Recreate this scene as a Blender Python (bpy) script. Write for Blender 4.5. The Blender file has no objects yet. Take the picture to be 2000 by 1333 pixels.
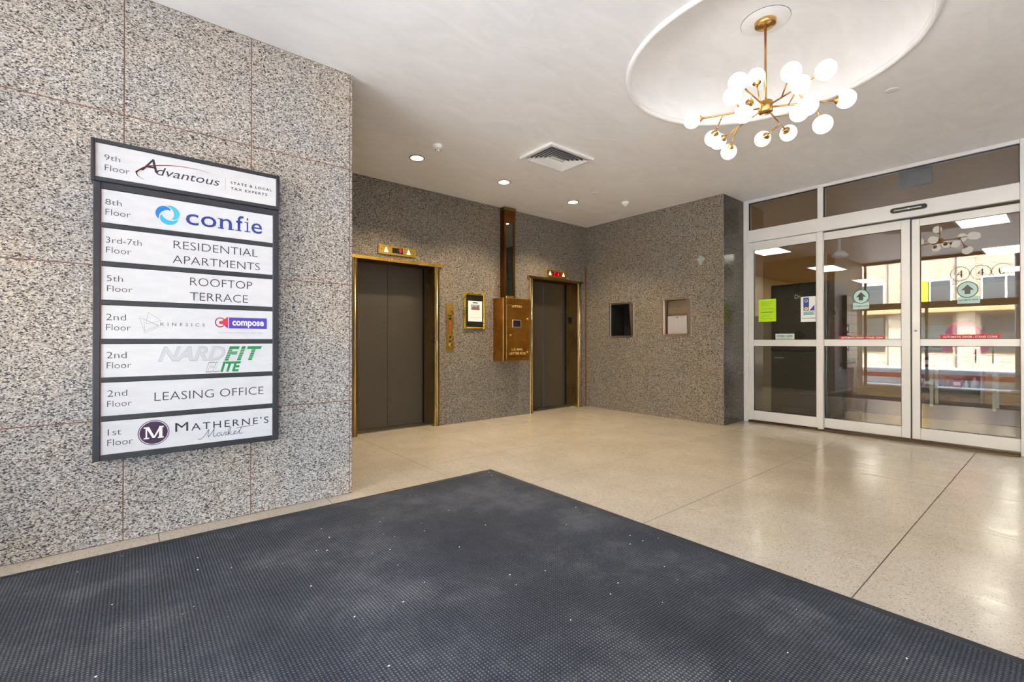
import bpy, math, random
from mathutils import Vector, Matrix
random.seed(7)
PI = math.pi
D = bpy.data
COL = bpy.context.scene.collection

# ------------------------------------------------------------------ camera, sky, sun, exposure
scn = bpy.context.scene
cam_d = D.cameras.new('camera'); cam = D.objects.new('camera', cam_d); COL.objects.link(cam); scn.camera = cam
yaw, pitch = 0.8818, 0.0036
cam.location = (0, 0, 1.1)
cam.rotation_euler = (PI/2 + pitch, 0, yaw - PI/2)
cam_d.sensor_width = 36.0
cam_d.lens = 898.8/2000*36.0
cam_d.shift_y = (664.29-666.5)/2000.0
cam_d.clip_start = 0.02; cam_d.clip_end = 300

world = D.worlds.new('world'); scn.world = world; world.use_nodes = True
wn = world.node_tree; wn.nodes.clear()
sky = wn.nodes.new('ShaderNodeTexSky'); sky.sky_type = 'NISHITA'; sky.sun_disc = False
sky.sun_elevation = math.radians(48); sky.sun_rotation = math.radians(120); sky.air_density = 1.0; sky.dust_density = 2.5
bgn = wn.nodes.new('ShaderNodeBackground'); bgn.inputs['Strength'].default_value = 2.7
won = wn.nodes.new('ShaderNodeOutputWorld')
wn.links.new(sky.outputs[0], bgn.inputs[0]); wn.links.new(bgn.outputs[0], won.inputs[0])

sun_d = D.lights.new('sun', 'SUN'); sun = D.objects.new('sun', sun_d); COL.objects.link(sun)
sun_d.energy = 42.0; sun_d.angle = math.radians(0.6); sun_d.color = (1.0, 0.975, 0.95)
sun.rotation_euler = Vector((-0.42, 0.20, -0.88)).to_track_quat('-Z', 'Y').to_euler()

scn.view_settings.view_transform = 'Standard'
try: scn.view_settings.look = 'None'
except Exception: pass
scn.view_settings.use_curve_mapping = False
scn.view_settings.gamma = 1.0
scn.view_settings.exposure = 1.14

DOWNLIGHT_W = 75.0        # the three warm recessed lamps
GLOBE_E = 1.6             # chandelier globes
TROFFER_E = 6.0           # shop ceiling panels

# ------------------------------------------------------------------ dimensions (metres)
H = 3.043
YL = 3.326      # granite wall with the directory
XE = 1.233      # its free end
YE = 5.248      # elevator wall
XR = 5.968      # payphone wall
YR = 2.890      # its free end
XD = 6.555      # storefront plane
XS = -0.90      # street front plane
YN = -2.60      # near side wall

# ------------------------------------------------------------------ materials
def lin(c):
    return tuple(((v/255)/12.92 if v/255 <= 0.04045 else ((v/255+0.055)/1.055)**2.4) for v in c)
class NT:
    def __init__(s, name):
        s.m = D.materials.new(name); s.m.use_nodes = True; s.t = s.m.node_tree; s.t.nodes.clear()
        s.out = s.n('ShaderNodeOutputMaterial')
    def n(s, typ, **kw):
        x = s.t.nodes.new(typ)
        for k, v in kw.items(): setattr(x, k, v)
        return x
    def l(s, a, b): s.t.links.new(a, b)
    def noise(s, vec, scale, detail=2, rough=0.5, dist=0.0):
        n = s.n('ShaderNodeTexNoise'); n.inputs['Scale'].default_value = scale; n.inputs['Detail'].default_value = detail
        n.inputs['Roughness'].default_value = rough; n.inputs['Distortion'].default_value = dist
        if vec: s.l(vec, n.inputs['Vector'])
        return n
    def ramp(s, fac, stops, mode='LINEAR'):
        r = s.n('ShaderNodeValToRGB'); r.color_ramp.interpolation = mode
        e = r.color_ramp.elements
        while len(e) < len(stops): e.new(0.5)
        for i, (p, c) in enumerate(stops):
            e[i].position = p; e[i].color = (c[0], c[1], c[2], 1) if not isinstance(c, (int, float)) else (c, c, c, 1)
        s.l(fac, r.inputs[0]); return r
    def mix(s, fac, a, b, blend='MIX'):
        m = s.n('ShaderNodeMix', data_type='RGBA', blend_type=blend)
        for val, sock in ((fac, m.inputs[0]), (a, m.inputs[6]), (b, m.inputs[7])):
            if hasattr(val, 'links'): s.l(val, sock)
            elif isinstance(val, (int, float)): sock.default_value = val
            else: sock.default_value = (*val[:3], 1)
        return m.outputs[2]
    def bump(s, h, strength, dist=0.01):
        b = s.n('ShaderNodeBump'); b.inputs['Strength'].default_value = strength; b.inputs['Distance'].default_value = dist
        s.l(h, b.inputs['Height']); return b.outputs[0]
    def bsdf(s, color=None, rough=0.5, metal=0.0, normal=None, spec=0.5, coat=0.0, ior=None, emis=None, es=0):
        b = s.n('ShaderNodeBsdfPrincipled')
        if color is not None:
            if hasattr(color, 'links'): s.l(color, b.inputs['Base Color'])
            else: b.inputs['Base Color'].default_value = (*color[:3], 1)
        if hasattr(rough, 'links'): s.l(rough, b.inputs['Roughness'])
        else: b.inputs['Roughness'].default_value = rough
        b.inputs['Metallic'].default_value = metal
        b.inputs['Specular IOR Level'].default_value = spec
        b.inputs['Coat Weight'].default_value = coat
        if normal: s.l(normal, b.inputs['Normal'])
        if emis: b.inputs['Emission Color'].default_value = (*emis, 1); b.inputs['Emission Strength'].default_value = es
        s.l(b.outputs[0], s.out.inputs[0]); return b
    def pos(s): return s.n('ShaderNodeNewGeometry').outputs['Position']
    def scaled(s, vec, sc, rot=(0, 0, 0)):
        m = s.n('ShaderNodeMapping'); m.inputs['Scale'].default_value = sc; m.inputs['Rotation'].default_value = rot
        s.l(vec, m.inputs[0]); return m.outputs[0]
MATS = {}
def plain(name, rgb, rough=0.5, metal=0.0, spec=0.5, var=0.04, scale=12, bump=0.0, srgb=True, coat=0):
    if name in MATS: return MATS[name]
    t = NT(name); c = lin(rgb) if srgb else rgb
    n = t.noise(t.pos(), scale, 3)
    col = t.mix(n.outputs[0], tuple(v*(1-var) for v in c), tuple(min(1, v*(1+var)) for v in c))
    rr = t.ramp(n.outputs[0], [(0.3, max(0, rough-0.04)), (0.7, min(1, rough+0.04))])
    nm = t.bump(n.outputs[0], bump, 0.004) if bump else None
    t.bsdf(col, rr.outputs[0], metal, nm, spec, coat); MATS[name] = t.m; return t.m
def emit(name, rgb, strength, srgb=True):
    if name in MATS: return MATS[name]
    t = NT(name); e = t.n('ShaderNodeEmission'); c = lin(rgb) if srgb else rgb
    e.inputs[0].default_value = (*c, 1); e.inputs[1].default_value = strength
    t.l(e.outputs[0], t.out.inputs[0]); MATS[name] = t.m; return t.m

def granite(name, rough, tone=1.0, warm=0.0, spec=0.4):
    t = NT(name); p = t.pos()
    w = t.noise(p, 80, 2, 0.5)
    off = t.n('ShaderNodeVectorMath', operation='SCALE'); t.l(w.outputs['Color'], off.inputs[0]); off.inputs['Scale'].default_value = 0.015
    add = t.n('ShaderNodeVectorMath', operation='ADD'); t.l(p, add.inputs[0]); t.l(off.outputs[0], add.inputs[1])
    va = t.n('ShaderNodeTexVoronoi'); va.inputs['Scale'].default_value = 175; t.l(add.outputs[0], va.inputs['Vector'])
    s2 = t.scaled(add.outputs[0], (120, 120, 270), (0.5, 0.6, 0.3))
    vb = t.n('ShaderNodeTexVoronoi'); vb.inputs['Scale'].default_value = 1.0; t.l(s2, vb.inputs['Vector'])
    ra = t.n('ShaderNodeSeparateColor'); t.l(va.outputs['Color'], ra.inputs[0])
    rb = t.n('ShaderNodeSeparateColor'); t.l(vb.outputs['Color'], rb.inputs[0])
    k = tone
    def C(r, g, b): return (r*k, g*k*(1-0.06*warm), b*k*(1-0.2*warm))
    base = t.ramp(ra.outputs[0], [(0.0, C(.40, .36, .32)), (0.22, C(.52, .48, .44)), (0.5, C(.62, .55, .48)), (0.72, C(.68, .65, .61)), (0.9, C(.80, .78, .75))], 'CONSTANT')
    dark = t.ramp(rb.outputs[1], [(0.0, C(.09, .09, .10)), (0.14, C(.22, .22, .23)), (0.24, C(.50, .49, .47)), (0.33, (1, 1, 1))], 'CONSTANT')
    col = t.mix(1.0, base.outputs[0], dark.outputs[0], 'MULTIPLY')
    big = t.noise(p, 1.6, 3, 0.6)
    bg = t.ramp(big.outputs[0], [(0.35, (0.90, 0.93, 0.97)), (0.65, (1.0, 0.96, 0.90))])
    col = t.mix(1.0, col, bg.outputs[0], 'MULTIPLY')
    t.bsdf(col, rough, 0, t.bump(rb.outputs[1], 0.05, 0.002), spec); MATS[name] = t.m; return t.m
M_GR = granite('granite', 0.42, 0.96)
M_GR2 = granite('granite_shaded', 0.30, 0.50, 0.75)  # same stone as the left wall; the hall's dim warm light is coloured in
M_GR3 = granite('granite_polished', 0.13, 0.22, 1.2, 0.2)

def make_terrazzo():
    t = NT('terrazzo'); p = t.pos()
    v = t.n('ShaderNodeTexVoronoi'); v.inputs['Scale'].default_value = 210; t.l(p, v.inputs['Vector'])
    sc = t.n('ShaderNodeSeparateColor'); t.l(v.outputs['Color'], sc.inputs[0])
    fl = t.ramp(sc.outputs[0], [(0.0, (.50, .47, .43)), (0.035, (.82, .79, .75)), (0.12, (.93, .90, .85)), (0.6, (1, .97, .92)), (0.9, (1.12, 1.1, 1.06))], 'CONSTANT')
    n1 = t.noise(p, 2.2, 4, 0.6)
    base = t.ramp(n1.outputs[0], [(0.3, lin((190, 180, 163))), (0.7, lin((203, 194, 179)))])
    col = t.mix(1.0, base.outputs[0], fl.outputs[0], 'MULTIPLY')
    n2 = t.noise(t.scaled(p, (5, 1.3, 1)), 3, 4, 0.6)
    r = t.ramp(n2.outputs[0], [(0.3, 0.12), (0.7, 0.24)])
    n3 = t.noise(p, 3.5, 2); t.bsdf(col, r.outputs[0], 0, t.bump(n3.outputs[0], 0.03, 0.01), 0.55)
    MATS['terrazzo'] = t.m; return t.m
M_TZ = make_terrazzo()

def make_plaster():
    t = NT('plaster'); p = t.pos()
    a = t.noise(t.scaled(p, (1, 2.2, 1), (0, 0, 0.6)), 2.4, 5, 0.6, 1.2)
    b = t.noise(p, 14, 3, 0.5)
    col = t.ramp(a.outputs[0], [(0.3, lin((239, 238, 237))), (0.7, lin((248, 247, 246)))])
    mx = t.n('ShaderNodeMath', operation='MULTIPLY_ADD'); t.l(b.outputs[0], mx.inputs[0]); mx.inputs[1].default_value = 0.15; t.l(a.outputs[0], mx.inputs[2])
    t.bsdf(col.outputs[0], 0.42, 0, t.bump(mx.outputs[0], 0.22, 0.02), 0.4); MATS['plaster'] = t.m; return t.m
M_PL = make_plaster()

def make_mat():
    t = NT('mat_ribbed'); p = t.pos()
    def wave(sc, rot):
        w = t.n('ShaderNodeTexWave'); w.inputs['Scale'].default_value = sc; w.inputs['Distortion'].default_value = 0.4; w.inputs['Detail'].default_value = 1
        w.inputs['Detail Scale'].default_value = 3
        t.l(t.scaled(p, (1, 1, 1), (0, 0, rot)), w.inputs['Vector']); return w
    w1 = wave(24, 0.0); w2 = wave(24, PI/2)
    mul = t.n('ShaderNodeMath', operation='MULTIPLY'); t.l(w1.outputs['Fac'], mul.inputs[0]); t.l(w2.outputs['Fac'], mul.inputs[1])
    sp = t.noise(p, 260, 2, 0.7)
    n = t.noise(p, 1.7, 5, 0.65)
    base = t.ramp(n.outputs[0], [(0.3, lin((61, 65, 73))), (0.5, lin((77, 81, 88))), (0.66, lin((107, 109, 113)))])
    c1 = t.ramp(mul.outputs[0], [(0.0, (.42, .42, .44)), (0.5, (1.0, 1.0, 1.0)), (1, (1.6, 1.6, 1.6))])
    c2 = t.ramp(sp.outputs[0], [(0.35, (.55, .55, .55)), (0.6, (1.0, 1.0, 1.0)), (0.75, (2.0, 2.0, 2.0))])
    col = t.mix(1.0, t.mix(1.0, base.outputs[0], c1.outputs[0], 'MULTIPLY'), c2.outputs[0], 'MULTIPLY')
    t.bsdf(col, 0.85, 0, t.bump(mul.outputs[0], 0.6, 0.004), 0.3); MATS['mat'] = t.m; return t.m
M_MAT = make_mat()
M_MATB = plain('mat_border', (42, 43, 46), 0.6, var=0.1)

def make_metal(name, rgb, rough, streak=(1, 1, 30), var=0.25, metal=1.0):
    t = NT(name); p = t.pos(); c = lin(rgb)
    n = t.noise(t.scaled(p, streak), 6, 4, 0.6); n2 = t.noise(p, 4.5, 4, 0.7)
    mx = t.mix(0.5, n.outputs['Color'], n2.outputs['Color'])
    r = t.ramp(mx, [(0.35, tuple(v*(1-var) for v in c)), (0.65, tuple(min(1, v*(1+var)) for v in c))])
    rr = t.ramp(mx, [(0.3, rough-0.07), (0.7, rough+0.09)])
    t.bsdf(r.outputs[0], rr.outputs[0], metal, t.bump(n.outputs[0], 0.05, 0.002)); MATS[name] = t.m; return t.m
M_BRASS = make_metal('brass_aged', (140, 114, 68), 0.30, (1, 1, 0.3), 0.35)
M_GLINT = make_metal('brass_glint', (224, 206, 162), 0.24, (1, 1, 0.3), 0.2)
M_BRASSG = make_metal('brass_gilt', (226, 186, 84), 0.26, (1, 1, 1), 0.12)
M_BRONZE = make_metal('letterbox_bronze', (166, 112, 46), 0.36, (1, 1, 1), 0.4)
M_BRONZED = make_metal('chute_bronze', (110, 70, 34), 0.40, (1, 1, 0.4), 0.3)
M_CHB = make_metal('chandelier_brass', (214, 170, 104), 0.24, (1, 1, 1), 0.08)
M_STEEL = make_metal('stainless', (190, 184, 172), 0.30, (1, 1, 20), 0.12)
M_EDOOR = make_metal('elevator_door', (90, 83, 72), 0.42, (14, 14, 0.5), 0.08, 0.55)
M_ALU = make_metal('frame_aluminium', (222, 222, 220), 0.40, (1, 1, 12), 0.03, 0.15)
M_ALUS = make_metal('sill_bronze', (92, 74, 50), 0.45, (1, 8, 1), 0.2, 0.6)
M_JOINT = plain('joint_grout', (128, 92, 76), 0.8, var=0.25, scale=5)
M_FJ = plain('floor_joint', (96, 84, 68), 0.7, var=0.2)
M_BLK = plain('black_paint', (20, 20, 20), 0.35)
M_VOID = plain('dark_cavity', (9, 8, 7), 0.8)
M_WHITE = plain('white_plastic', (236, 236, 232), 0.4, var=0.01)
M_SFR = plain('sign_frame', (50, 52, 58), 0.45, var=0.1, scale=20)
def make_acr():
    t = NT('sign_acrylic'); n = t.noise(t.scaled(t.pos(), (2, 1, 6)), 5, 3)
    r = t.ramp(n.outputs[0], [(0.3, lin((216, 217, 221))), (0.7, lin((224, 225, 228)))]); t.bsdf(r.outputs[0], 0.3, 0, None, 0.4); return t.m
M_ACR = make_acr()
M_INK = plain('ink_dark', (58, 50, 60), 0.5, var=0.0)
M_BLUE = plain('ink_blue', (38, 62, 148), 0.5, var=0.0)
M_SK1 = plain('ink_sky', (28, 128, 214), 0.5, var=0.0)
M_SK2 = plain('ink_cyan', (58, 182, 224), 0.5, var=0.0)
M_RED = plain('ink_crimson', (166, 34, 52), 0.5, var=0.0)
M_RED2 = plain('ink_red', (222, 42, 66), 0.5, var=0.0)
M_PUR = plain('ink_purple', (82, 62, 186), 0.5, var=0.0)
M_GRN = plain('ink_green', (20, 140, 76), 0.5, var=0.06)
M_SIL = plain('ink_silver', (176, 180, 190), 0.45, var=0.02)
M_SILD = plain('ink_grey', (140, 144, 152), 0.5, var=0.0)
M_PAPER = plain('paper', (238, 238, 234), 0.6, var=0.01)
M_PLUM = plain('ink_plum', (64, 36, 70), 0.5, var=0.0)

def make_glass(name, tint=(0.93, 0.95, 0.94), ior=1.5, refl=1.0):
    t = NT(name); f = t.n('ShaderNodeFresnel'); f.inputs['IOR'].default_value = ior
    mu = t.n('ShaderNodeMath', operation='MULTIPLY'); t.l(f.outputs[0], mu.inputs[0]); mu.inputs[1].default_value = refl; mu.use_clamp = True
    tr = t.n('ShaderNodeBsdfTransparent'); tr.inputs[0].default_value = (*tint, 1)
    gl = t.n('ShaderNodeBsdfGlossy'); gl.inputs['Roughness'].default_value = 0.0; gl.inputs[0].default_value = (1, 1, 1, 1)
    m = t.n('ShaderNodeMixShader'); t.l(mu.outputs[0], m.inputs[0]); t.l(tr.outputs[0], m.inputs[1]); t.l(gl.outputs[0], m.inputs[2])
    t.l(m.outputs[0], t.out.inputs[0]); MATS[name] = t.m; return t.m
M_GLASS = make_glass('glass_coated', (0.86, 0.87, 0.86), 1.75, 1.0)
M_GLASSC = make_glass('glass_clear', (0.97, 0.98, 0.98), 1.4, 1.0)

# ------------------------------------------------------------------ mesh helpers
class MB:
    def __init__(s): s.v = []; s.f = []; s.smooth = []
    def quad(s, *p, smooth=False):
        i = len(s.v); s.v += [tuple(q) for q in p]; s.f.append(tuple(range(i, i+len(p)))); s.smooth.append(smooth); return s
    def box(s, x0, x1, y0, y1, z0, z1, b=0.0):
        if x0 > x1: x0, x1 = x1, x0
        if y0 > y1: y0, y1 = y1, y0
        if z0 > z1: z0, z1 = z1, z0
        i = len(s.v)
        if b <= 0:
            s.v += [(x, y, z) for z in (z0, z1) for y in (y0, y1) for x in (x0, x1)]
            for q in ((0, 2, 3, 1), (4, 5, 7, 6), (0, 1, 5, 4), (2, 6, 7, 3), (0, 4, 6, 2), (1, 3, 7, 5)):
                s.f.append(tuple(i+k for k in q)); s.smooth.append(False)
            return s
        b = min(b, (x1-x0)*.45, (y1-y0)*.45, (z1-z0)*.45)
        idx = {}
        for cx in (0, 1):
            for cy in (0, 1):
                for cz in (0, 1):
                    X = (x0, x1)[cx]; Y = (y0, y1)[cy]; Z = (z0, z1)[cz]
                    xi = X + (b if cx == 0 else -b); yi = Y + (b if cy == 0 else -b); zi = Z + (b if cz == 0 else -b)
                    for ax, P in ((0, (X, yi, zi)), (1, (xi, Y, zi)), (2, (xi, yi, Z))):
                        idx[(cx, cy, cz, ax)] = len(s.v); s.v.append(P)
        def F(*k): s.f.append(tuple(idx[q] for q in k)); s.smooth.append(False)
        for c in (0, 1):
            F((c, 0, 0, 0), (c, 1, 0, 0), (c, 1, 1, 0), (c, 0, 1, 0)); F((0, c, 0, 1), (1, c, 0, 1), (1, c, 1, 1), (0, c, 1, 1)); F((0, 0, c, 2), (1, 0, c, 2), (1, 1, c, 2), (0, 1, c, 2))
        for a in (0, 1):
            for d in (0, 1):
                F((a, d, 0, 0), (a, d, 1, 0), (a, d, 1, 1), (a, d, 0, 1)); F((a, 0, d, 0), (a, 1, d, 0), (a, 1, d, 2), (a, 0, d, 2)); F((0, a, d, 1), (1, a, d, 1), (1, a, d, 2), (0, a, d, 2))
        for cx in (0, 1):
            for cy in (0, 1):
                for cz in (0, 1): F((cx, cy, cz, 0), (cx, cy, cz, 1), (cx, cy, cz, 2))
        return s
    def prism(s, pts, ax, a, b):
        """extrude a 2-D polygon along axis ax from a to b; pts are the two other coordinates in xyz order"""
        def P(q, t): return (t, q[0], q[1]) if ax == 'x' else ((q[0], t, q[1]) if ax == 'y' else (q[0], q[1], t))
        n = len(pts); i = len(s.v); s.v += [P(q, a) for q in pts] + [P(q, b) for q in pts]
        s.f.append(tuple(i+k for k in range(n))); s.f.append(tuple(i+n+k for k in reversed(range(n)))); s.smooth += [False, False]
        for k in range(n): s.f.append((i+k, i+n+k, i+n+(k+1) % n, i+(k+1) % n)); s.smooth.append(False)
        return s
    def tube(s, a, b, r, n=10, r2=None, caps=True):
        a = Vector(a); b = Vector(b); d = (b-a).normalized(); u = d.orthogonal().normalized(); w = d.cross(u)
        r2 = r if r2 is None else r2; i = len(s.v)
        for c, rr in ((a, r), (b, r2)):
            for k in range(n):
                t = 2*PI*k/n; s.v.append(tuple(c+(u*math.cos(t)+w*math.sin(t))*rr))
        for k in range(n): s.f.append((i+k, i+(k+1) % n, i+n+(k+1) % n, i+n+k)); s.smooth.append(True)
        if caps: s.f.append(tuple(i+k for k in reversed(range(n)))); s.f.append(tuple(i+n+k for k in range(n))); s.smooth += [False, False]
        return s
    def lathe(s, prof, c=(0, 0, 0), axis=(0, 0, 1), n=32, smooth=True):
        d = Vector(axis).normalized(); u = d.orthogonal().normalized() if abs(d.z) < .999 else Vector((1, 0, 0)); w = d.cross(u); c = Vector(c)
        rows = []
        for r, h in prof:
            if r <= 1e-6: rows.append([len(s.v)]); s.v.append(tuple(c+d*h))
            else:
                rows.append(list(range(len(s.v), len(s.v)+n)))
                for k in range(n):
                    t = 2*PI*k/n; s.v.append(tuple(c+d*h+(u*math.cos(t)+w*math.sin(t))*r))
        for A, B in zip(rows, rows[1:]):
            for k in range(n):
                k2 = (k+1) % n
                if len(A) == 1 and len(B) == 1: continue
                if len(A) == 1: q = (A[0], B[k2], B[k])
                elif len(B) == 1: q = (A[k], A[k2], B[0])
                else: q = (A[k], A[k2], B[k2], B[k])
                s.f.append(q); s.smooth.append(smooth)
        return s
    def path(s, pts, r, n=8):
        for a, b in zip(pts, pts[1:]): s.tube(a, b, r, n)
        return s
    def mesh(s, name, mat, recalc=True):
        m = D.meshes.new(name); m.from_pydata(s.v, [], s.f); m.update()
        for p, sm in zip(m.polygons, s.smooth): p.use_smooth = sm
        if recalc:
            import bmesh
            bm = bmesh.new(); bm.from_mesh(m); bmesh.ops.recalc_face_normals(bm, faces=bm.faces); bm.to_mesh(m); bm.free()
        if mat: m.materials.append(mat)
        return m
    def build(s, name, mat, parent=None, recalc=True):
        o = D.objects.new(name, s.mesh(name, mat, recalc)); COL.objects.link(o)
        if parent is not None: adopt(o, parent)
        return o
def wmat(o):
    m = o.matrix_basis.copy()
    if o.parent: m = wmat(o.parent) @ o.matrix_parent_inverse @ m
    return m
def adopt(o, parent):
    """parent o, whose mesh is written in world coordinates"""
    o.parent = parent; o.matrix_parent_inverse = wmat(parent).inverted()
    return o
def thing(name, label, cat, loc=(0, 0, 0), group=None, kind=None):
    o = D.objects.new(name, None); o.empty_display_size = 0.1; COL.objects.link(o); o.location = loc
    return tag(o, label, cat, group, kind)
def tag(o, label=None, cat=None, group=None, kind=None):
    if label: o['label'] = label
    if cat: o['category'] = cat
    if group: o['group'] = group
    if kind: o['kind'] = kind
    return o
def B(*a, b=0.0): return MB().box(*a, b=b)
def copy_tree(o, parent=None):
    c = o.copy(); COL.objects.link(c)
    if parent is not None: c.parent = parent
    for ch in list(o.children): copy_tree(ch, c)
    return c

# text ---------------------------------------------------------------
R_Y = Matrix.Rotation(PI/2, 4, 'X')                                   # reads facing -y
R_X = Matrix.Rotation(-PI/2, 4, 'Z') @ Matrix.Rotation(PI/2, 4, 'X')  # reads facing -x
def text_mesh(txt, weight=0.0, shear=0.0, spacing=1.0):
    c = D.curves.new('t', 'FONT'); c.body = txt; c.offset = weight; c.shear = shear; c.space_character = spacing
    c.resolution_u = 3; c.align_x = 'LEFT'
    o = D.objects.new('t', c); COL.objects.link(o)
    bpy.context.view_layer.update()
    m = D.meshes.new_from_object(o.evaluated_get(bpy.context.evaluated_depsgraph_get()))
    D.objects.remove(o); D.curves.remove(c)
    return m
_h = text_mesh('H'); CAP = max(v.co.y for v in _h.vertices) - min(v.co.y for v in _h.vertices)
def text(txt, x0, x1, base, cap, plane, mat, parent, name='lettering', face='y', weight=0.0, shear=0.0, spacing=1.0, z=None):
    """fit txt between x0 and x1 with its baseline at height base"""
    m = text_mesh(txt, weight, shear, spacing)
    xs = [v.co.x for v in m.vertices]; a, b = min(xs), max(xs)
    sx = abs(x1-x0)/(b-a); sy = cap/CAP
    for v in m.vertices:
        X = (v.co.x-a)*sx; Z = v.co.y*sy
        v.co = (x0+X, plane, base+Z) if face == 'y' else (plane, x0-X, base+Z)
    m.materials.clear(); m.materials.append(mat)
    o = D.objects.new(name, m); COL.objects.link(o)
    if parent is not None: adopt(o, parent)
    return o
def flat(pts, plane, face='y'):
    mb = MB(); mb.quad(*[((p[0], plane, p[1]) if face == 'y' else (plane, p[0], p[1])) for p in pts]); return mb
def stroke(mb, pts, w, plane, face='y', w1=None):
    """ribbon along pts of width w (w1 at the far end)"""
    n = len(pts)
    for i in range(n-1):
        a = Vector(pts[i]); b = Vector(pts[i+1]); d = (b-a)
        if d.length < 1e-7: continue
        d.normalize(); q = Vector((-d.y, d.x))
        wa = w if w1 is None else w+(w1-w)*i/(n-1); wb = w if w1 is None else w+(w1-w)*(i+1)/(n-1)
        a2 = a-d*wa*.3; b2 = b+d*wb*.3
        P = [a2+q*wa/2, b2+q*wb/2, b2-q*wb/2, a2-q*wa/2]
        mb.quad(*[((p[0], plane, p[1]) if face == 'y' else (plane, p[0], p[1])) for p in P])
    return mb
def disc2(mb, cx, cz, rx, rz, plane, face='y', n=40, a0=0, a1=2*PI):
    P = [(cx+rx*math.cos(a0+(a1-a0)*k/n), cz+rz*math.sin(a0+(a1-a0)*k/n)) for k in range(n)]
    mb.quad(*[((p[0], plane, p[1]) if face == 'y' else (plane, p[0], p[1])) for p in P]); return mb
def ring2(mb, cx, cz, rx, rz, w, plane, face='y', n=40, a0=0.0, a1=2*PI):
    for k in range(n):
        t0 = a0+(a1-a0)*k/n; t1 = a0+(a1-a0)*(k+1)/n
        P = [(cx+rx*math.cos(t0), cz+rz*math.sin(t0)), (cx+rx*math.cos(t1), cz+rz*math.sin(t1)), (cx+(rx-w)*math.cos(t1), cz+(rz-w)*math.sin(t1)), (cx+(rx-w)*math.cos(t0), cz+(rz-w)*math.sin(t0))]
        mb.quad(*[((p[0], plane, p[1]) if face == 'y' else (plane, p[0], p[1])) for p in P])
    return mb

# ------------------------------------------------------------------ the shell
floor = B(XS, XD+0.12, YN, YE+0.42, -0.20, -0.0015).build('floor', M_FJ); tag(floor, 'cream terrazzo lobby floor with thin dark joints', kind='structure')
xs = [XS, 0.115, 1.05, 1.985, 2.83, 3.78, 4.70, 5.62, 6.26, XD+0.12]
ys = [YN, -1.43, -0.41, 0.60, 1.645, 2.665, 3.62, 4.68, YE+0.42]
g = 0.0026
for i in range(len(xs)-1):
    for j in range(len(ys)-1):
        B(xs[i]+g, xs[i+1]-g, ys[j]+g, ys[j+1]-g, -0.012, 0.0, b=0.0004).build('floor_slab', M_TZ, floor)

CX, CY, RD = 3.374, 1.358, 0.905
def ceiling_plate():
    mb = MB(); n = 96; x0, x1, y0, y1 = XS, XD+0.10, YN, YE+0.45
    inner = []; outer = []
    angs = sorted([2*PI*k/n for k in range(n)] + [math.atan2(yy-CY, xx-CX) % (2*PI) for xx in (x0, x1) for yy in (y0, y1)])
    for a in angs:
        c, s_ = math.cos(a), math.sin(a); inner.append((CX+RD*c, CY+RD*s_))
        tt = min([(x1-CX)/c if c > 1e-9 else 1e9, (x0-CX)/c if c < -1e-9 else 1e9, (y1-CY)/s_ if s_ > 1e-9 else 1e9, (y0-CY)/s_ if s_ < -1e-9 else 1e9])
        outer.append((CX+tt*c, CY+tt*s_))
    m = len(angs)
    for k in range(m):
        a, b = k, (k+1) % m
        mb.quad((*inner[a], H), (*inner[b], H), (*outer[b], H), (*outer[a], H))
    return mb
ceil = ceiling_plate().build('ceiling', M_PL); tag(ceil, 'white trowelled plaster ceiling with round recess', kind='structure')
dome = MB().lathe([(RD, 0), (RD-.012, .035), (RD-.045, .085), (RD-.11, .14), (RD-.22, .19), (RD-.38, .225), (RD-.60, .245), (0, .255)], (CX, CY, H), n=96)
dome.build('dome', M_PL, ceil)
MB().lathe([(RD-.004+.021*math.cos(t), .021*math.sin(t)) for t in [2*PI*k/12 for k in range(13)]], (CX, CY, H), n=96).build('rim_bead', M_PL, ceil)
B(XS-0.3, XD+9, YN-1.5, YE+3, H+0.42, 3.75).build('sun_block_slab', plain('sun_block', (150, 140, 126), 0.8)); tag(D.objects['sun_block_slab'], 'unseen low slab added above the lobby to block the sun', kind='structure')  # unseen slab added against the sun, kept low so the pavement stays sunlit

def slabs(parent, ax, plane, us, zs, thick, mat, skip=(), g=0.0026):
    """granite slabs on a wall; the visible face lies at `plane`"""
    for i in range(len(us)-1):
        for j in range(len(zs)-1):
            if (i, j) in skip: continue
            a = (us[i]+g, us[i+1]-g); z = (zs[j]+g, zs[j+1]-g)
            if ax == 'y': mb = B(*a, plane, plane+thick, *z, b=0.0015)
            else: mb = B(plane, plane+thick, *a, *z, b=0.0015)
            mb.build('granite_slab', mat, parent)
ZL = [0.0, 0.672, 1.512, 2.352, H]
wl = B(XS, XE-0.004, YL+0.0015, YL+0.30, 0, H).build('wall_left', M_JOINT); tag(wl, 'grey speckled granite wall carrying the directory', kind='structure')
slabs(wl, 'y', YL, [XS, -0.66, -0.04, 0.582, 1.214, XE], ZL, 0.02, M_GR)
for j in range(4): B(XE-0.004, XE, YL+0.022, YL+0.298, ZL[j]+.002, ZL[j+1]-.002).build('granite_slab', M_GR, wl)
wh = B(XE-0.1, XE, YL+0.30, YE, 0, H).build('wall_hall', M_GR2); tag(wh, 'granite side wall of the elevator hall', kind='structure')

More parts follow.
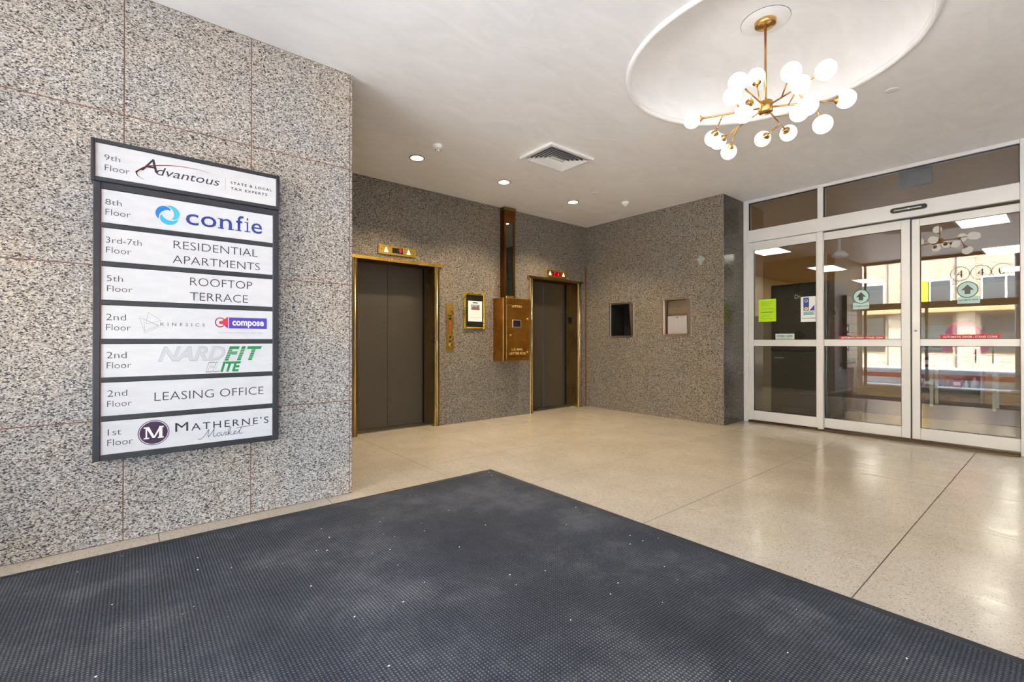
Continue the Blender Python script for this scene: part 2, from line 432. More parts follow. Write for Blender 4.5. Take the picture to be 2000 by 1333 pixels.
wb = thing('wall_back', 'granite wall with the two elevators, hall shade painted in', None, (3.6, YE, 0), kind='structure')
def back(x0, x1, z0, z1): B(x0, x1, YE+0.0015, YE+0.12, z0, z1).build('backing', M_JOINT, wb)
E1, E2 = 2.51, 5.245      # elevator centres
HW = 0.58; ZO = 2.095
back(XE, E1-HW, 0, H); back(E1-HW, E1+HW, ZO, H); back(E1+HW, E2-HW, 0, H); back(E2-HW, E2+HW, ZO, H); back(E2+HW, XR+0.05, 0, H)
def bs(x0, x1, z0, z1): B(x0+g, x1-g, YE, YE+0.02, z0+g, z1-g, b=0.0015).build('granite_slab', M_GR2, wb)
bs(XE, E1-HW-.09, 0, 2.345); bs(E1-HW-.09, E1-HW, 0, 2.345); bs(XE, 1.92, 2.345, H)
bs(E1-HW, 2.549, ZO, 2.345); bs(2.549, E1+HW, ZO, 2.345); bs(1.92, 2.549, 2.345, H); bs(2.549, 3.177, 2.345, H)
bs(E1+HW, 3.177, 0, 2.345); bs(3.177, 3.919, 0, H); bs(3.919, 4.616, 0, H); bs(4.616, E2-HW, 0, 2.345)
bs(E2-HW, 5.25, ZO, 2.345); bs(5.25, E2+HW, ZO, 2.345); bs(4.616, 5.25, 2.345, H); bs(5.25, XR, 2.345, H); bs(E2+HW, XR-.034, 0, 2.345)
B(XR-.034, XR-.0005, YE+.0008, YE+.006, 0, 2.342).build('rusty_joint', plain('rust_stain', (124, 78, 48), .8, var=.45, scale=9), wb)

# payphone wall: slabs are cut round the two recesses
PA = (4.310, 4.722, 1.192, 1.690); PB = (3.366, 3.767, 1.205, 1.696)
wr = thing('wall_right', 'granite wall with the two steel recesses, hall shade painted in', None, (XR, 4, 0), kind='structure')
def cuts(u0, u1, z0, z1, holes):
    """rectangles left when holes are cut out of u0..u1 x z0..z1"""
    out = [(u0, u1, z0, z1)]
    for (a, b, c, d) in holes:
        nx = []
        for (p, q, r, s_) in out:
            if b <= p or a >= q or d <= r or c >= s_: nx.append((p, q, r, s_)); continue
            if a > p: nx.append((p, a, r, s_))
            if b < q: nx.append((b, q, r, s_))
            m0, m1 = max(a, p), min(b, q)
            if c > r: nx.append((m0, m1, r, c))
            if d < s_: nx.append((m0, m1, d, s_))
        out = nx
    return out
mb = MB()
for r in cuts(YR+.022, YE, 0, H, (PA, PB)): mb.box(XR+0.0015, XR+0.10, *r)
mb.build('backing', M_JOINT, wr)
ur = [YR, 3.471, 4.065, 4.657, YE]; zr = [0, 0.672, 1.512, 2.352, H]
for i in range(4):
    for j in range(4):
        rs = cuts(ur[i]+.0018, ur[i+1]-.0018, zr[j]+.0018, zr[j+1]-.0018, (PA, PB)); mb = MB()
        for r in rs: mb.box(XR, XR+0.02, *r)
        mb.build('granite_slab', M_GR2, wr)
for j in range(4): B(XR+.0205, XD-0.002, YR, YR+0.021, zr[j]+.0015, zr[j+1]-.0015).build('granite_slab', M_GR3, wr)
mb = MB()
for r in cuts(YR+0.022, YE, 0, H, (PA, PB)): mb.box(XR+0.10, XR+0.42, *r)
mb.build('core', M_VOID, wr)

wn_ = B(XS, XD+0.1, YN-0.12, YN, 0, H).build('wall_near', M_PL); tag(wn_, 'unseen lobby side wall beside the camera, made white to bounce light', kind='structure')  # out of view; white finish chosen to bounce light into the lobby
wd = B(XD, XD+0.12, YN, 0.10, 0, H).build('wall_storefront', M_GR2); tag(wd, 'granite wall beside the automatic doors', kind='structure')

# ------------------------------------------------------------------ storefront frame and glass
fr = thing('trim_1', 'white aluminium storefront frame with wide header', None, (XD, 1.5, 0), kind='structure')
x0, x1 = XD-0.01, XD+0.10
B(x0, x1, 2.822, YR-.001, 0, H, b=.003).build('jamb', M_ALU, fr)
B(x0, x1, 0.10, 0.305, 0, H, b=.003).build('jamb', M_ALU, fr)
B(x0, x1, 0.305, 2.822, 3.003, H-.001, b=.003).build('top_rail', M_ALU, fr)
B(XD-0.03, x1, 0.305, 2.822, 2.458, 2.622, b=.004).build('header', M_ALU, fr)
B(x0, x1, 1.932, 1.993, 2.622, 3.003, b=.003).build('mullion', M_ALU, fr)
B(x0, XD+0.04, 1.937, 1.995, 0.02, 2.458, b=.003).build('mullion', M_ALU, fr)
B(XD-0.035, XD+0.13, 0.305, 2.822, 0.0, 0.018, b=.003).build('threshold', M_ALUS, fr)
for (n_, a, b_) in (('window_1', 1.993, 2.822), ('window_2', 0.305, 1.932)):
    w = thing(n_, 'low transom pane over the fixed sidelight' if n_ == 'window_1' else 'long transom pane over the sliding doors', None, (XD+.03, a, 2.62), kind='structure')
    B(XD+.03, XD+.036, a+.006, b_-.006, 2.626, 2.998).build('pane', M_GLASS, w)
    mb = MB(); mb.box(XD+.012, XD+.028, a, b_, 2.993, 3.003); mb.box(XD+.012, XD+.028, a, b_, 2.622, 2.628); mb.box(XD+.012, XD+.028, a, a+.008, 2.622, 3.003); mb.box(XD+.012, XD+.028, b_-.008, b_, 2.622, 3.003)
    mb.build('gasket', M_BLK, w)
def leaf(n_, xa, y0, y1, z0, z1, gy0, gy1, gz0, gz1, m0, m1, label):
    d = thing(n_, label, None, (xa, (y0+y1)/2, 0), kind='structure'); xb = xa+.045
    B(xa, xb, y0, gy0, z0, z1, b=.003).build('stile', M_ALU, d); B(xa, xb, gy1, y1, z0, z1, b=.003).build('stile', M_ALU, d)
    B(xa, xb, gy0, gy1, z0, gz0, b=.003).build('bottom_rail', M_ALU, d); B(xa, xb, gy0, gy1, gz1, z1, b=.003).build('top_rail', M_ALU, d)
    B(xa, xb, gy0, gy1, m0, m1, b=.003).build('middle_rail', M_ALU, d)
    for a, b_ in ((gz0, m0), (m1, gz1)):
        B(xa+.02, xa+.026, gy0-.006, gy1+.006, a-.006, b_+.006).build('pane', M_GLASS, d)
        mb = MB()
        mb.box(xa+.006, xa+.018, gy0, gy1, a, a+.005); mb.box(xa+.006, xa+.018, gy0, gy1, b_-.005, b_); mb.box(xa+.006, xa+.018, gy0, gy0+.005, a, b_); mb.box(xa+.006, xa+.018, gy1-.005, gy1, a, b_)
        mb.build('gasket', M_BLK, d)
    return d
d3 = leaf('door_3', XD, 1.995, 2.822, 0.03, 2.455, 2.012, 2.757, 0.160, 2.347, 1.040, 1.123, 'fixed glazed sidelight panel of the automatic entrance')
d4 = leaf('door_4', XD+.045, 1.121, 1.99, 0.035, 2.452, 1.199, 1.948, 0.155, 2.352, 1.045, 1.125, 'sliding glass door leaf next to the sidelight')
d5 = leaf('door_5', XD+.045, 0.25, 1.108, 0.035, 2.438, 0.307, 1.040, 0.160, 2.358, 1.052, 1.127, 'sliding glass door leaf with the keyhole')
B(XD+.06, XD+.075, 1.107, 1.122, .035, 2.45).build('weather_strip', M_BLK, d5)
B(XD+.015, XD+.044, 0.305, 1.99, 2.447, 2.457).build('door_track', M_BLK, fr)
MB().lathe([(0, 0), (.009, 0), (.011, .006), (.011, .02)], (XD+.035, 1.078, 1.218), (1, 0, 0), 16).build('lock_cylinder', M_STEEL, d5)

# ------------------------------------------------------------------ elevators
M_LED = emit('led_red', (255, 30, 50), 1.6); M_LEDD = emit('led_dim', (120, 6, 24), 0.8); M_ARW = emit('arrow_lit', (255, 244, 214), 1.3)
def elevator(n_, c, label, full_trim):
    d = thing(n_, label, None, (c, YE, 0), kind='structure')
    yd = YE+0.30
    for s_ in (-1, 1):
        a = c+s_*0.0015; b_ = c+s_*0.52
        B(min(a, b_), max(a, b_), yd, yd+.03, 0.012, 2.10, b=.002).build('door_leaf', M_EDOOR, d)
        # jamb: deep brass reveal ending in a rounded nose on the wall face
        xi, xo = c+s_*0.500, c+s_*0.578
        nose = [(xo, YE+.02), (xo, YE-.010), (xo-s_*.008, YE-.018)]
        for k in range(7):
            t = PI/2*k/6; nose.append((xi+s_*.030-s_*.030*math.sin(t), YE+.012-.030*math.cos(t)))
        nose += [(xi, YE+.255), (xo, YE+.255)]
        j = MB().prism(nose, 'z', 0.0, 2.095)
        j.build('jamb', M_BRASS, d)
        MB().tube((xi+s_*.040, YE-.012, 0.0005), (xi+s_*.040, YE-.012, 2.065), .013, 14).build('jamb_glint', M_GLINT, d)  # strip added in paler brass to paint the highlight on the rounded nose
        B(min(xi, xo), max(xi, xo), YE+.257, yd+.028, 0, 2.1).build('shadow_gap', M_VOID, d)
    B(c-.62, c+.62, YE-.032, YE-.0005, 2.066, 2.106, b=.004).build('lintel', M_BRASSG if full_trim else M_BRASS, d)
    B(c-.50, c+.50, YE-.0004, YE+.256, 2.070, 2.104).build('head', M_BRONZED, d)
    B(c-.52, c+.52, YE+.10, yd+.04, 0.0008, 0.010).build('sill', M_STEEL, d)
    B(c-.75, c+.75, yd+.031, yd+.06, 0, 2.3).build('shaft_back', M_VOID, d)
    return d
e1 = elevator('door_1', E1, 'nearer elevator doors beside the grey granite wall, whose indicator reads 9', True)
e2 = elevator('door_2', E2, 'farther elevator doors in the corner past the brass letterbox', False)
k = B(E2+.494, E2+.4995, 5.375, 5.462, 1.405, 1.515, b=.002).build('sensor_plate', M_BLK, e2)

def indicator(x0, x1, z0, z1, digits, lit, label, spots):
    t = thing('floor_indicator', label, 'indicator', ((x0+x1)/2, YE, z0))
    B(x0, x1, YE-.022, YE-.0005, z0, z1, b=.003).build('plate', M_BRASSG, t)
    zc = (z0+z1)/2; P = YE-.0225
    a, b_ = lit
    B(a, b_, P-.002, P+.001, zc-.032, zc+.032).build('display', M_BLK if digits == '9' else emit('led_glow', (150, 8, 26), 0.4), t)
    for (q, r) in digits_pos[digits]:
        text(q, *r, zc-.024, .048, P-.0025, M_LED, t, 'digit')
    for cx in spots[:2]:
        mb = MB(); mb.prism([(cx-.026, zc-.026), (cx+.026, zc-.026), (cx, zc+.034)], 'y', P-.0025, P+.0005); mb.build('arrow', M_ARW, t)
    for cx in spots[2:]:
        MB().lathe([(0, -.003), (.006, -.002), (.007, 0)], (cx, P, zc), (0, 1, 0), 12).build('screw', M_BRASS, t)
    return t
digits_pos = {'9': [('9', (2.512, 2.548))], '76': [('7', (5.170, 5.200)), ('6', (5.252, 5.285))]}
indicator(2.246, 2.744, 2.150, 2.262, '9', (2.425, 2.562), 'brass floor indicator with a red 9 over the nearer elevator', (2.345, 2.640, 2.285, 2.705))
indicator(5.002, 5.492, 2.120, 2.240, '76', (5.145, 5.315), 'brass floor indicator with two red digits over the corner elevator', (5.085, 5.385))

# ------------------------------------------------------------------ letterbox, chute, hall station, framed notice
lb = thing('letterbox', 'brass mail letterbox on the wall left of the corner elevator', 'letterbox', (4.22, YE, .83))
X0, X1, YF, Z0, Z1 = 3.973, 4.478, 5.013, 0.825, 1.715
B(X0, X1, YF+.008, YE-.0005, Z0, Z1, b=.004).build('body', M_BRONZE, lb)
B(X0+.055, X1-.012, YF-.002, YF+.008, Z0+.03, Z1-.10, b=.003).build('door', M_BRONZE, lb)
B(X0, X0+.05, YF, YF+.0085, Z0, Z1, b=.003).build('hinge_strip', M_BRASS, lb)
B(X0+.05, X1, YF, YF+.0085, Z1-.095, Z1, b=.003).build('top_plate', M_BRONZE, lb)
w = B(4.135, 4.290, YF-.008, YF-.001, 1.298, 1.410, b=.002).build('window_rim', M_STEEL, lb)
B(4.148, 4.278, YF-.010, YF-.007, 1.310, 1.398).build('window', M_VOID, lb)
M_PBR = plain('brass_lettering', (226, 190, 120), .45)
text('LETTERS', 4.125, 4.312, 1.585, .028, YF-.0035, M_PBR, lb, weight=.01)
text('U.S. MAIL', 4.120, 4.330, .972, .032, YF-.0035, M_PBR, lb, weight=.01)
text('LETTER BOX', 4.085, 4.385, .915, .034, YF-.0035, M_PBR, lb, weight=.015)
for (kx, kz) in ((4.408, 1.423), (4.092, 1.190), (4.408, .948)):
    MB().lathe([(0, -.024), (.010, -.023), (.014, -.015), (.010, -.008), (.007, 0)], (kx, YF-.002, kz), (0, 1, 0), 16).build('lock_knob', M_BRASSG, lb)
ch = thing('mail_chute', 'tall dark bronze mail chute with a glass front', 'chute', (4.2, YE, 1.715))
X0, X1, YC = 4.101, 4.304, 5.152
mb = MB(); mb.box(X0, X0+.012, YC, YE-.0005, 1.7155, 2.99); mb.box(X1-.012, X1, YC, YE-.0005, 1.7155, 2.99); mb.box(X0+.012, X1-.012, YE-.01, YE-.0005, 1.7155, 2.99)
mb.build('casing', M_BRONZED, ch)
mb = MB(); mb.box(X0+.012, X0+.035, YC, YC+.01, 1.76, 2.83); mb.box(X1-.035, X1-.012, YC, YC+.01, 1.76, 2.83); mb.box(X0+.012, X1-.012, YC, YC+.01, 2.83, 2.99); mb.build('front_frame', M_BRONZED, ch)
B(X0+.035, X1-.035, YC+.004, YC+.008, 1.76, 2.83).build('pane', make_glass('glass_chute', (.55, .62, .58), 1.5), ch)
B(X0+.055, X1-.07, YC+.03, YC+.07, 1.98, 2.25).build('baffle', M_VOID, ch)
B(X0-.008, X1+.008, YC-.012, YE-.0005, 2.99, 3.035, b=.003).build('cap', M_BRASS, ch)
B(X0+.03, X1-.03, YC-.006, YC+.012, 1.7155, 1.76, b=.003).build('clasp', M_BRASSG, ch)
B(X1-.012, X1-.004, YC-.006, YC, 1.76, 2.83).build('edge_strip', M_BRASS, ch)

hs = thing('call_station', 'narrow brass call button plate right of the nearer elevator', 'button plate', (3.25, YE, .96))
B(3.195, 3.305, YE-.014, YE-.0005, .962, 1.605, b=.003).build('plate', M_BRASSG, hs)
P = YE-.0145
for z in (1.405, 1.158, 1.105):
    MB().lathe([(0, -.006), (.013, -.006), (.017, -.001), (.017, .002)], (3.250, P, z), (0, 1, 0), 20).build('key_switch', M_BLK, hs)
MB().lathe([(.018, -.006), (.030, -.006), (.034, 0), (.034, .002)], (3.250, P, 1.052), (0, 1, 0), 24).build('button_ring', M_CHB, hs)
MB().lathe([(0, -.009), (.014, -.009), (.018, -.004), (.018, .001)], (3.250, P, 1.052), (0, 1, 0), 24).build('button', M_BRASSG, hs)
MB().lathe([(0, -.003), (.006, -.002), (.006, 0)], (3.250, P, 1.51), (0, 1, 0), 12).build('screw', M_BRASS, hs)
mb = MB()
for z, w_, h_ in ((1.445, .05, .010), ):
    mb.box(3.25-w_/2, 3.25+w_/2, P-.0006, P, z-h_/2, z+h_/2)
mb.build('engraving', M_BRONZED, hs)
mb = MB()
random.seed(3)
for k in range(9):
    z = 1.365-.018*k; w_ = random.choice((.022, .03, .046, .012)); mb.box(3.25-w_/2, 3.25+w_/2-.004, P-.0006, P, z-.004, z+.004)
mb.build('red_print', M_RED2, hs)

pf = thing('picture_frame', 'gold framed notice on black mount beside the letterbox', 'framed notice', (3.64, YE, 1.27))
a, b_, c, d = 3.470, 3.815, 1.272, 1.768
mb = MB(); f_ = .028; y0, y1 = YE-.03, YE-.0005
mb.box(a, a+f_, y0, y1, c, d, b=.006); mb.box(b_-f_, b_, y0, y1, c, d, b=.006); mb.box(a+f_, b_-f_, y0, y1, c, c+f_, b=.006); mb.box(a+f_, b_-f_, y0, y1, d-f_, d, b=.006)
mb.build('frame', make_metal('gold_frame', (222, 190, 60), 0.28, (1, 1, 1), .08), pf)
B(a+f_, b_-f_, YE-.012, YE-.001, c+f_, d-f_).build('mount', M_BLK, pf)
B(3.535, 3.768, YE-.0135, YE-.0121, 1.378, 1.660).build('notice', M_PAPER, pf)
mb = MB(); mb.box(3.612, 3.698, YE-.0139, YE-.0136, 1.628, 1.642); mb.build('headline', M_BLK, pf)
B(3.578, 3.730, YE-.0139, YE-.0136, 1.535, 1.612).build('print', plain('photo_blue', (150, 160, 180), .6), pf)
mb = MB(); mb.quad((3.59, YE-.0142, 1.537), (3.60, YE-.0142, 1.575), (3.64, YE-.0142, 1.590), (3.67, YE-.0142, 1.570), (3.69, YE-.0142, 1.600), (3.71, YE-.0142, 1.598), (3.725, YE-.0142, 1.537)); mb.build('print', plain('photo_brown', (126, 92, 74), .6), pf)
mb = MB()
for k in range(6): mb.box(3.56, 3.745-.02*(k % 2), YE-.0139, YE-.0136, 1.505-.019*k, 1.509-.019*k)
mb.build('small_print', plain('print_grey', (190, 190, 188), .6), pf)

# ------------------------------------------------------------------ steel recesses in the right wall
def recess(rect, depth, label, name):
    y0, y1, z0, z1 = rect; t = thing(name, label, 'recess', (XR, (y0+y1)/2, z0)); f_ = .028
    mb = MB(); xa, xb = XR-.012, XR+.004
    mb.box(xa, xb, y0-f_, y0, z0-f_, z1+f_, b=.003); mb.box(xa, xb, y1, y1+f_, z0-f_, z1+f_, b=.003); mb.box(xa, xb, y0, y1, z0-f_, z0, b=.003); mb.box(xa, xb, y0, y1, z1, z1+f_, b=.003)
    mb.build('frame', M_STEEL, t)
    return t
ra = recess(PA, .3, 'empty steel framed wall recess, black inside', 'phone_niche')
y0, y1, z0, z1 = PA
MB().prism([(y0+.0005, z0+.0005), (y0+.03, z0+.0005), (y0+.072, z1-.0005), (y0+.0005, z1-.0005)], 'x', XR+.005, XR+.011).build('side_plate', M_STEEL, ra)
B(XR+.02, XR+.33, y0+.09, y1-.001, z0+.001, z0+.006).build('bottom_plate', M_VOID, ra)
B(XR+.33, XR+.34, y0, y1, z0, z1).build('back_plate', M_VOID, ra)
mb = MB(); mb.box(XR+.02, XR+.33, y1-.006, y1-.001, z0, z1); mb.box(XR+.02, XR+.33, y0+.09, y1-.001, z1-.006, z1-.001); mb.build('lining', M_VOID, ra)
rb = recess(PB, .3, 'steel framed wall recess holding a ribbed metal cover', 'phone_niche')
y0, y1, z0, z1 = PB
MB().prism([(y0+.0005, z0+.0005), (y0+.018, z0+.0005), (y0+.060, z1-.0005), (y0+.0005, z1-.0005)], 'x', XR+.005, XR+.011).build('side_plate', M_STEEL, rb)
MB().prism([(y1-.0005, z0+.0005), (y1-.022, z0+.0005), (y1-.006, z1-.0005), (y1-.0005, z1-.0005)], 'x', XR+.005, XR+.011).build('side_plate', M_STEEL, rb)
B(XR+.105, XR+.115, y0+.002, y1-.002, z0+.002, z1-.002).build('back_plate', M_STEEL, rb)
B(XR+.055, XR+.104, y0+.062, y1-.036, z0+.29, z0+.385, b=.004).build('shelf_box', M_STEEL, rb)
B(XR+.040, XR+.104, y0+.062, y1-.036, z0+.002, z0+.262, b=.004).build('cover', plain('ribbed_cover', (198, 192, 190), .4, .5), rb)
mb = MB()
for k_ in range(13): yy = y0+.085+.0185*k_; mb.box(XR+.035, XR+.0398, yy, yy+.007, z0+.02, z0+.245)
mb.build('rib', plain('ribbed_cover', (198, 192, 190), .4, .5), rb)
MB().lathe([(0, -.004), (.011, -.004), (.011, .001)], (XR+.0395, (y0+y1)/2+.012, z0+.238), (1, 0, 0), 14).build('keyhole', M_BLK, rb)
mb = MB()
P_ = [(3.203+.05*math.cos(a)*(1+.35*math.sin(3*a)), 2.21+.055*math.sin(a)*(1+.3*math.cos(4*a))) for a in [2*PI*k/14 for k in range(14)]]
mb.prism(P_, 'x', XR-.0012, XR-.0002); o = mb.build('tape_remnant', plain('tape_blue', (150, 165, 160), .5, var=.15)); tag(o, 'pale blue tape remnant high on the shade-toned granite wall', 'tape')

# ------------------------------------------------------------------ ceiling fittings
M_DL = emit('lamp_lens', (255, 238, 205), 5.0)
def downlight(x, y, label, grp='recessed ceiling lamps'):
    t = thing('downlight', label, 'ceiling lamp', (x, y, H), grp)
    MB().lathe([(.066, .000), (.066, -.004), (.074, -.007), (.080, -.004), (.082, -.0002)], (x, y, H), n=40).build('trim_ring', plain('lamp_trim', (120, 112, 98), .4, .4), t)
    MB().lathe([(0, -.0035), (.066, -.0035), (.066, -.0006), (0, -.0006)], (x, y, H), n=32).build('lens', M_DL, t)
    L = D.lights.new('lamp', 'SPOT'); L.energy = DOWNLIGHT_W; L.color = (1.0, .80, .55); L.spot_size = math.radians(118); L.spot_blend = 0.5; L.shadow_soft_size = .06
    lo = D.objects.new('lamp', L); COL.objects.link(lo); lo.location = (0, 0, -.012); lo.parent = t
downlight(2.315, 4.391, 'round recessed lamp above the nearer elevator, first of three in a row')
downlight(3.484, 4.383, 'round recessed lamp in the middle of the row of three')
downlight(4.728, 4.402, 'round recessed lamp nearest the corner elevator')
def detector(x, y, label):
    t = thing('smoke_detector', label, 'smoke detector', (x, y, H), 'smoke detectors')
    MB().lathe([(.048, -.0002), (.050, -.010), (.047, -.022), (.036, -.038), (0, -.038)], (x, y, H), n=32).build('base', M_WHITE, t)
    MB().lathe([(.020, -.0382), (.024, -.046), (.024, -.058), (.014, -.063), (0, -.063)], (x, y, H), n=24).build('sensor_head', M_WHITE, t)
    mb = MB()
    for k in range(8):
        a = 2*PI*k/8; cx, cy = x+.0235*math.cos(a), y+.0235*math.sin(a); mb.box(cx-.004, cx+.004, cy-.004, cy+.004, H-.056, H-.047)
    mb.build('sensor_slots', M_BLK, t)
detector(2.324, 3.973, 'white smoke detector beside the first recessed lamp')
detector(5.292, 3.941, 'white smoke detector near the corner of the shade-toned granite walls')
for (x, y, l_) in ((4.518, .871, 'white round sprinkler cover right of the chandelier'), (4.655, 3.947, 'small white sprinkler cover near the corner recessed lamp')):
    o = MB().lathe([(0, -.006), (.036, -.006), (.042, -.004), (.042, -.0003)], (x, y, H), n=32).build('sprinkler_cover', M_WHITE); tag(o, l_, 'sprinkler cover')

vt = thing('ceiling_vent', 'square white ceiling air diffuser with nested louvres', 'vent', (3.45, 3.44, H))
vx0, vx1, vy0, vy1 = 3.13, 3.76, 3.20, 3.675; zz = H-.03
def ringbox(mb, i, w_, za, zb, tilt=0.0):
    a, b_, c, d = vx0+i, vx1-i, vy0+i, vy1-i
    for (p, q, r, s_) in ((a, b_, c, c+w_), (a, b_, d-w_, d), (a, a+w_, c+w_, d-w_), (b_-w_, b_, c+w_, d-w_)): mb.box(p, q, r, s_, za, zb, b=.002)
mb = MB(); ringbox(mb, 0, .035, H-.026, H-.0004); mb.build('frame', M_WHITE, vt)
B(vx0+.034, vx1-.034, vy0+.034, vy1-.034, H-.004, H-.0005).build('duct_void', M_VOID, vt)
for k in range(5):
    i = .045+.034*k; a, b_, c, d = vx0+i, vx1-i, vy0+i, vy1-i; w_ = .022; zt, zb = H-.007, H-.030
    mb = MB()
    O_ = [(a, c), (b_, c), (b_, d), (a, d)]; I_ = [(a+w_, c+w_), (b_-w_, c+w_), (b_-w_, d-w_), (a+w_, d-w_)]
    for q in range(4):
        r = (q+1) % 4
        mb.quad((*O_[q], zb), (*O_[r], zb), (*I_[r], zt), (*I_[q], zt))
        mb.quad((*O_[q], zb+.003), (*O_[r], zb+.003), (*I_[r], zt+.003), (*I_[q], zt+.003))
    mb.build('louvre', M_WHITE, vt, recalc=False)
B(vx0+.225, vx1-.225, vy0+.225, vy1-.225, H-.026, H-.008).build('centre_plate', M_WHITE, vt)

# ------------------------------------------------------------------ chandelier
HB = Vector((3.330, 1.320, 2.700)); ZC = H+.250
cd = thing('chandelier', 'brass branching chandelier with eighteen white glass globes', 'chandelier', (HB.x, HB.y, ZC))
MB().lathe([(0, -.009), (.145, -.009), (.150, -.006), (.150, -.0005)], (HB.x, HB.y, ZC), n=48).build('medallion', M_PL, cd)
MB().lathe([(.1503, -.004), (.1516, -.004), (.1516, -.001)], (HB.x, HB.y, ZC), n=48).build('medallion_edge', M_BLK, cd)
MB().lathe([(0, -.036), (.060, -.036), (.066, -.032), (.068, -.010), (.068, -.0095), (0, -.0095)], (HB.x, HB.y, ZC), n=40).build('canopy', M_CHB, cd)
MB().tube((HB.x, HB.y, HB.z+.03), (HB.x, HB.y, ZC-.036), .0075, 16).build('stem', M_CHB, cd)
MB().lathe([(0, -.038), (.040, -.038), (.044, -.034), (.044, .034), (.040, .038), (0, .038)], HB, n=32).build('hub', M_CHB, cd)
M_GLOBE = emit('globe_glass', (255, 250, 242), GLOBE_E)
ENDS = {'b16': (-.253, .394, -.019), 'b14': (.122, .39, -.07), 'b1': (-.444, -.016, .004)}
V = {}
for (a, b_) in (('b16', 'b7'), ('b14', 'b6'), ('b1', 'b11')):
    v = Vector(ENDS[a]); V[a] = v; V[b_] = Vector((-v.x, -v.y, -v.z-.038))
BR = {'b16': [(.57, (3.331, 1.691, 2.615)), (.32, (3.036, 1.408, 2.714))], 'b14': [(.57, (3.550, 1.676, 2.567)), (.28, (3.152, 1.388, 2.622))],
      'b6': [(.29, (3.119, 1.088, 2.758)), (.53, (3.170, 1.013, 2.537))], 'b1': [(.23, (3.269, 1.358, 2.900)), (.51, (3.292, 1.414, 2.743))],
      'b11': [(.62, (3.738, 1.504, 2.661)), (.36, (3.395, 1.136, 2.613))], 'b7': [(.29, (3.233, 1.075, 2.716)), (.62, (3.407, 1.006, 2.492))]}
RG = 0.057
def globe_arm(s0, P, r, nm):
    s0 = Vector(s0); P = Vector(P); d = (P-s0).normalized(); e = P-d*(RG-.004)
    arm = MB().tube(s0, e, r, 10).build(nm, M_CHB, cd)
    cup = [(0, -.020), (.010, -.020), (.014, -.012), (.026, -.002), (.031, .008), (.030, .010), (.022, .004), (0, .002)]
    MB().lathe(cup, e+d*.002, d, 20).build('cup', M_CHB, arm)
    pr = [(RG*math.sin(t), -RG*math.cos(t)) for t in [PI*k/14 for k in range(15)]]; pr[0] = (0, -RG); pr[-1] = (0, RG)
    MB().lathe(pr, P, d, 24).build('globe', M_GLOBE, arm)
for kx, v in V.items():
    P = HB+v; globe_arm(HB+v.normalized()*.04, P, .0058, 'arm')
    for t, Q in BR[kx]: globe_arm(HB+v*t, Q, .0045, 'branch_arm')

# ------------------------------------------------------------------ directory sign
SY = 3.236; TP = SY-.0008
sg = thing('directory_sign', 'black framed tenant directory with seven white panels on the grey granite wall', 'sign', (.28, YL, .47))
x0, x1, z0, z1 = -.163, .721, .471, 1.941
panels = [(1.7285, 1.904), (1.525, 1.701), (1.3206, 1.497), (1.115, 1.2925), (.910, 1.087), (.706, .883), (.5025, .6775)]
px0, px1 = -.132, .687
mb = MB(); mb.box(x0, px0, SY-.004, YL-.0005, z0, z1, b=.003); mb.box(px1, x1, SY-.004, YL-.0005, z0, z1, b=.003)
mb.box(px0, px1, SY-.004, YL-.0005, z0, panels[-1][0], b=.003); mb.box(px0, px1, SY-.004, YL-.0005, panels[0][1], z1, b=.003); mb.build('frame', M_SFR, sg)
B(px0, px1, SY+.02, YL-.0006, panels[-1][0], panels[0][1]).build('backing', M_SFR, sg)
for k in range(6): B(px0, px1, SY-.003, SY+.0195, panels[k+1][1], panels[k][0], b=.003).build('divider', M_SFR, sg)
PN = [B(px0+.001, px1-.001, SY, SY+.019, a+.0005, b_-.0005).build('panel', M_ACR, sg) for a, b_ in panels]
mb = MB(); mb.box(px0, px0+.0035, SY-.0045, SY-.003, panels[-1][0], panels[0][1]); mb.build('edge_strip', plain('sign_edge', (120, 66, 60), .5), sg)
st = thing('directory_sign', 'black framed white sign panel for the 9th floor, mounted above the directory', 'sign', (.28, YL, 1.943))
mb = MB(); a, b_, c, d = -.173, .725, 1.9425, 2.165
qa, qb, qc, qd = -.156, .7055, 1.966, 2.143
mb.box(a, qa, SY-.006, YL-.0005, c, d, b=.003); mb.box(qb, b_, SY-.006, YL-.0005, c, d, b=.003); mb.box(qa, qb, SY-.006, YL-.0005, c, qc, b=.003); mb.box(qa, qb, SY-.006, YL-.0005, qd, d, b=.003); mb.build('frame', M_SFR, st)
p9 = B(qa+.0005, qb-.0005, SY, YL-.001, qc+.0005, qd-.0005).build('panel', M_ACR, st)
B(qa, qa+.0035, SY-.0065, SY-.005, qc, qd).build('edge_strip', plain('sign_edge', (120, 66, 60), .5), st)
TH = -0.012
def T(s_, x0, x1, base, cap, par, mat=M_INK, w=TH, sh=0.0, sp=1.0): return text(s_, x0, x1, base, cap, TP, mat, par, 'lettering', 'y', w, sh, sp)
T('9th', -.119, -.055, 2.060, .029, p9); T('Floor', -.117, -.016, 2.004, .032, p9)
T('8th', -.1144, -.0487, 1.825, .030, PN[0]); T('Floor', -.1133, -.0114, 1.770, .033, PN[0])
T('3rd-7th', -.1116, .0353, 1.623, .032, PN[1]); T('Floor', -.1105, -.0085, 1.5695, .033, PN[1])
T('5th', -.1078, -.0423, 1.420, .032, PN[2]); T('Floor', -.1067, -.0029, 1.3655, .032, PN[2])
for k, (b1, b2) in ((3, (1.213, 1.159)), (4, (1.011, .957)), (5, (.8075, .7525))):
    T('2nd', -.1100+.003*(k-3), -.0295+.003*(k-3), b1, .034, PN[k]); T('Floor', -.1094+.0025*(k-3), -.0094+.0024*(k-3), b2, .033, PN[k])
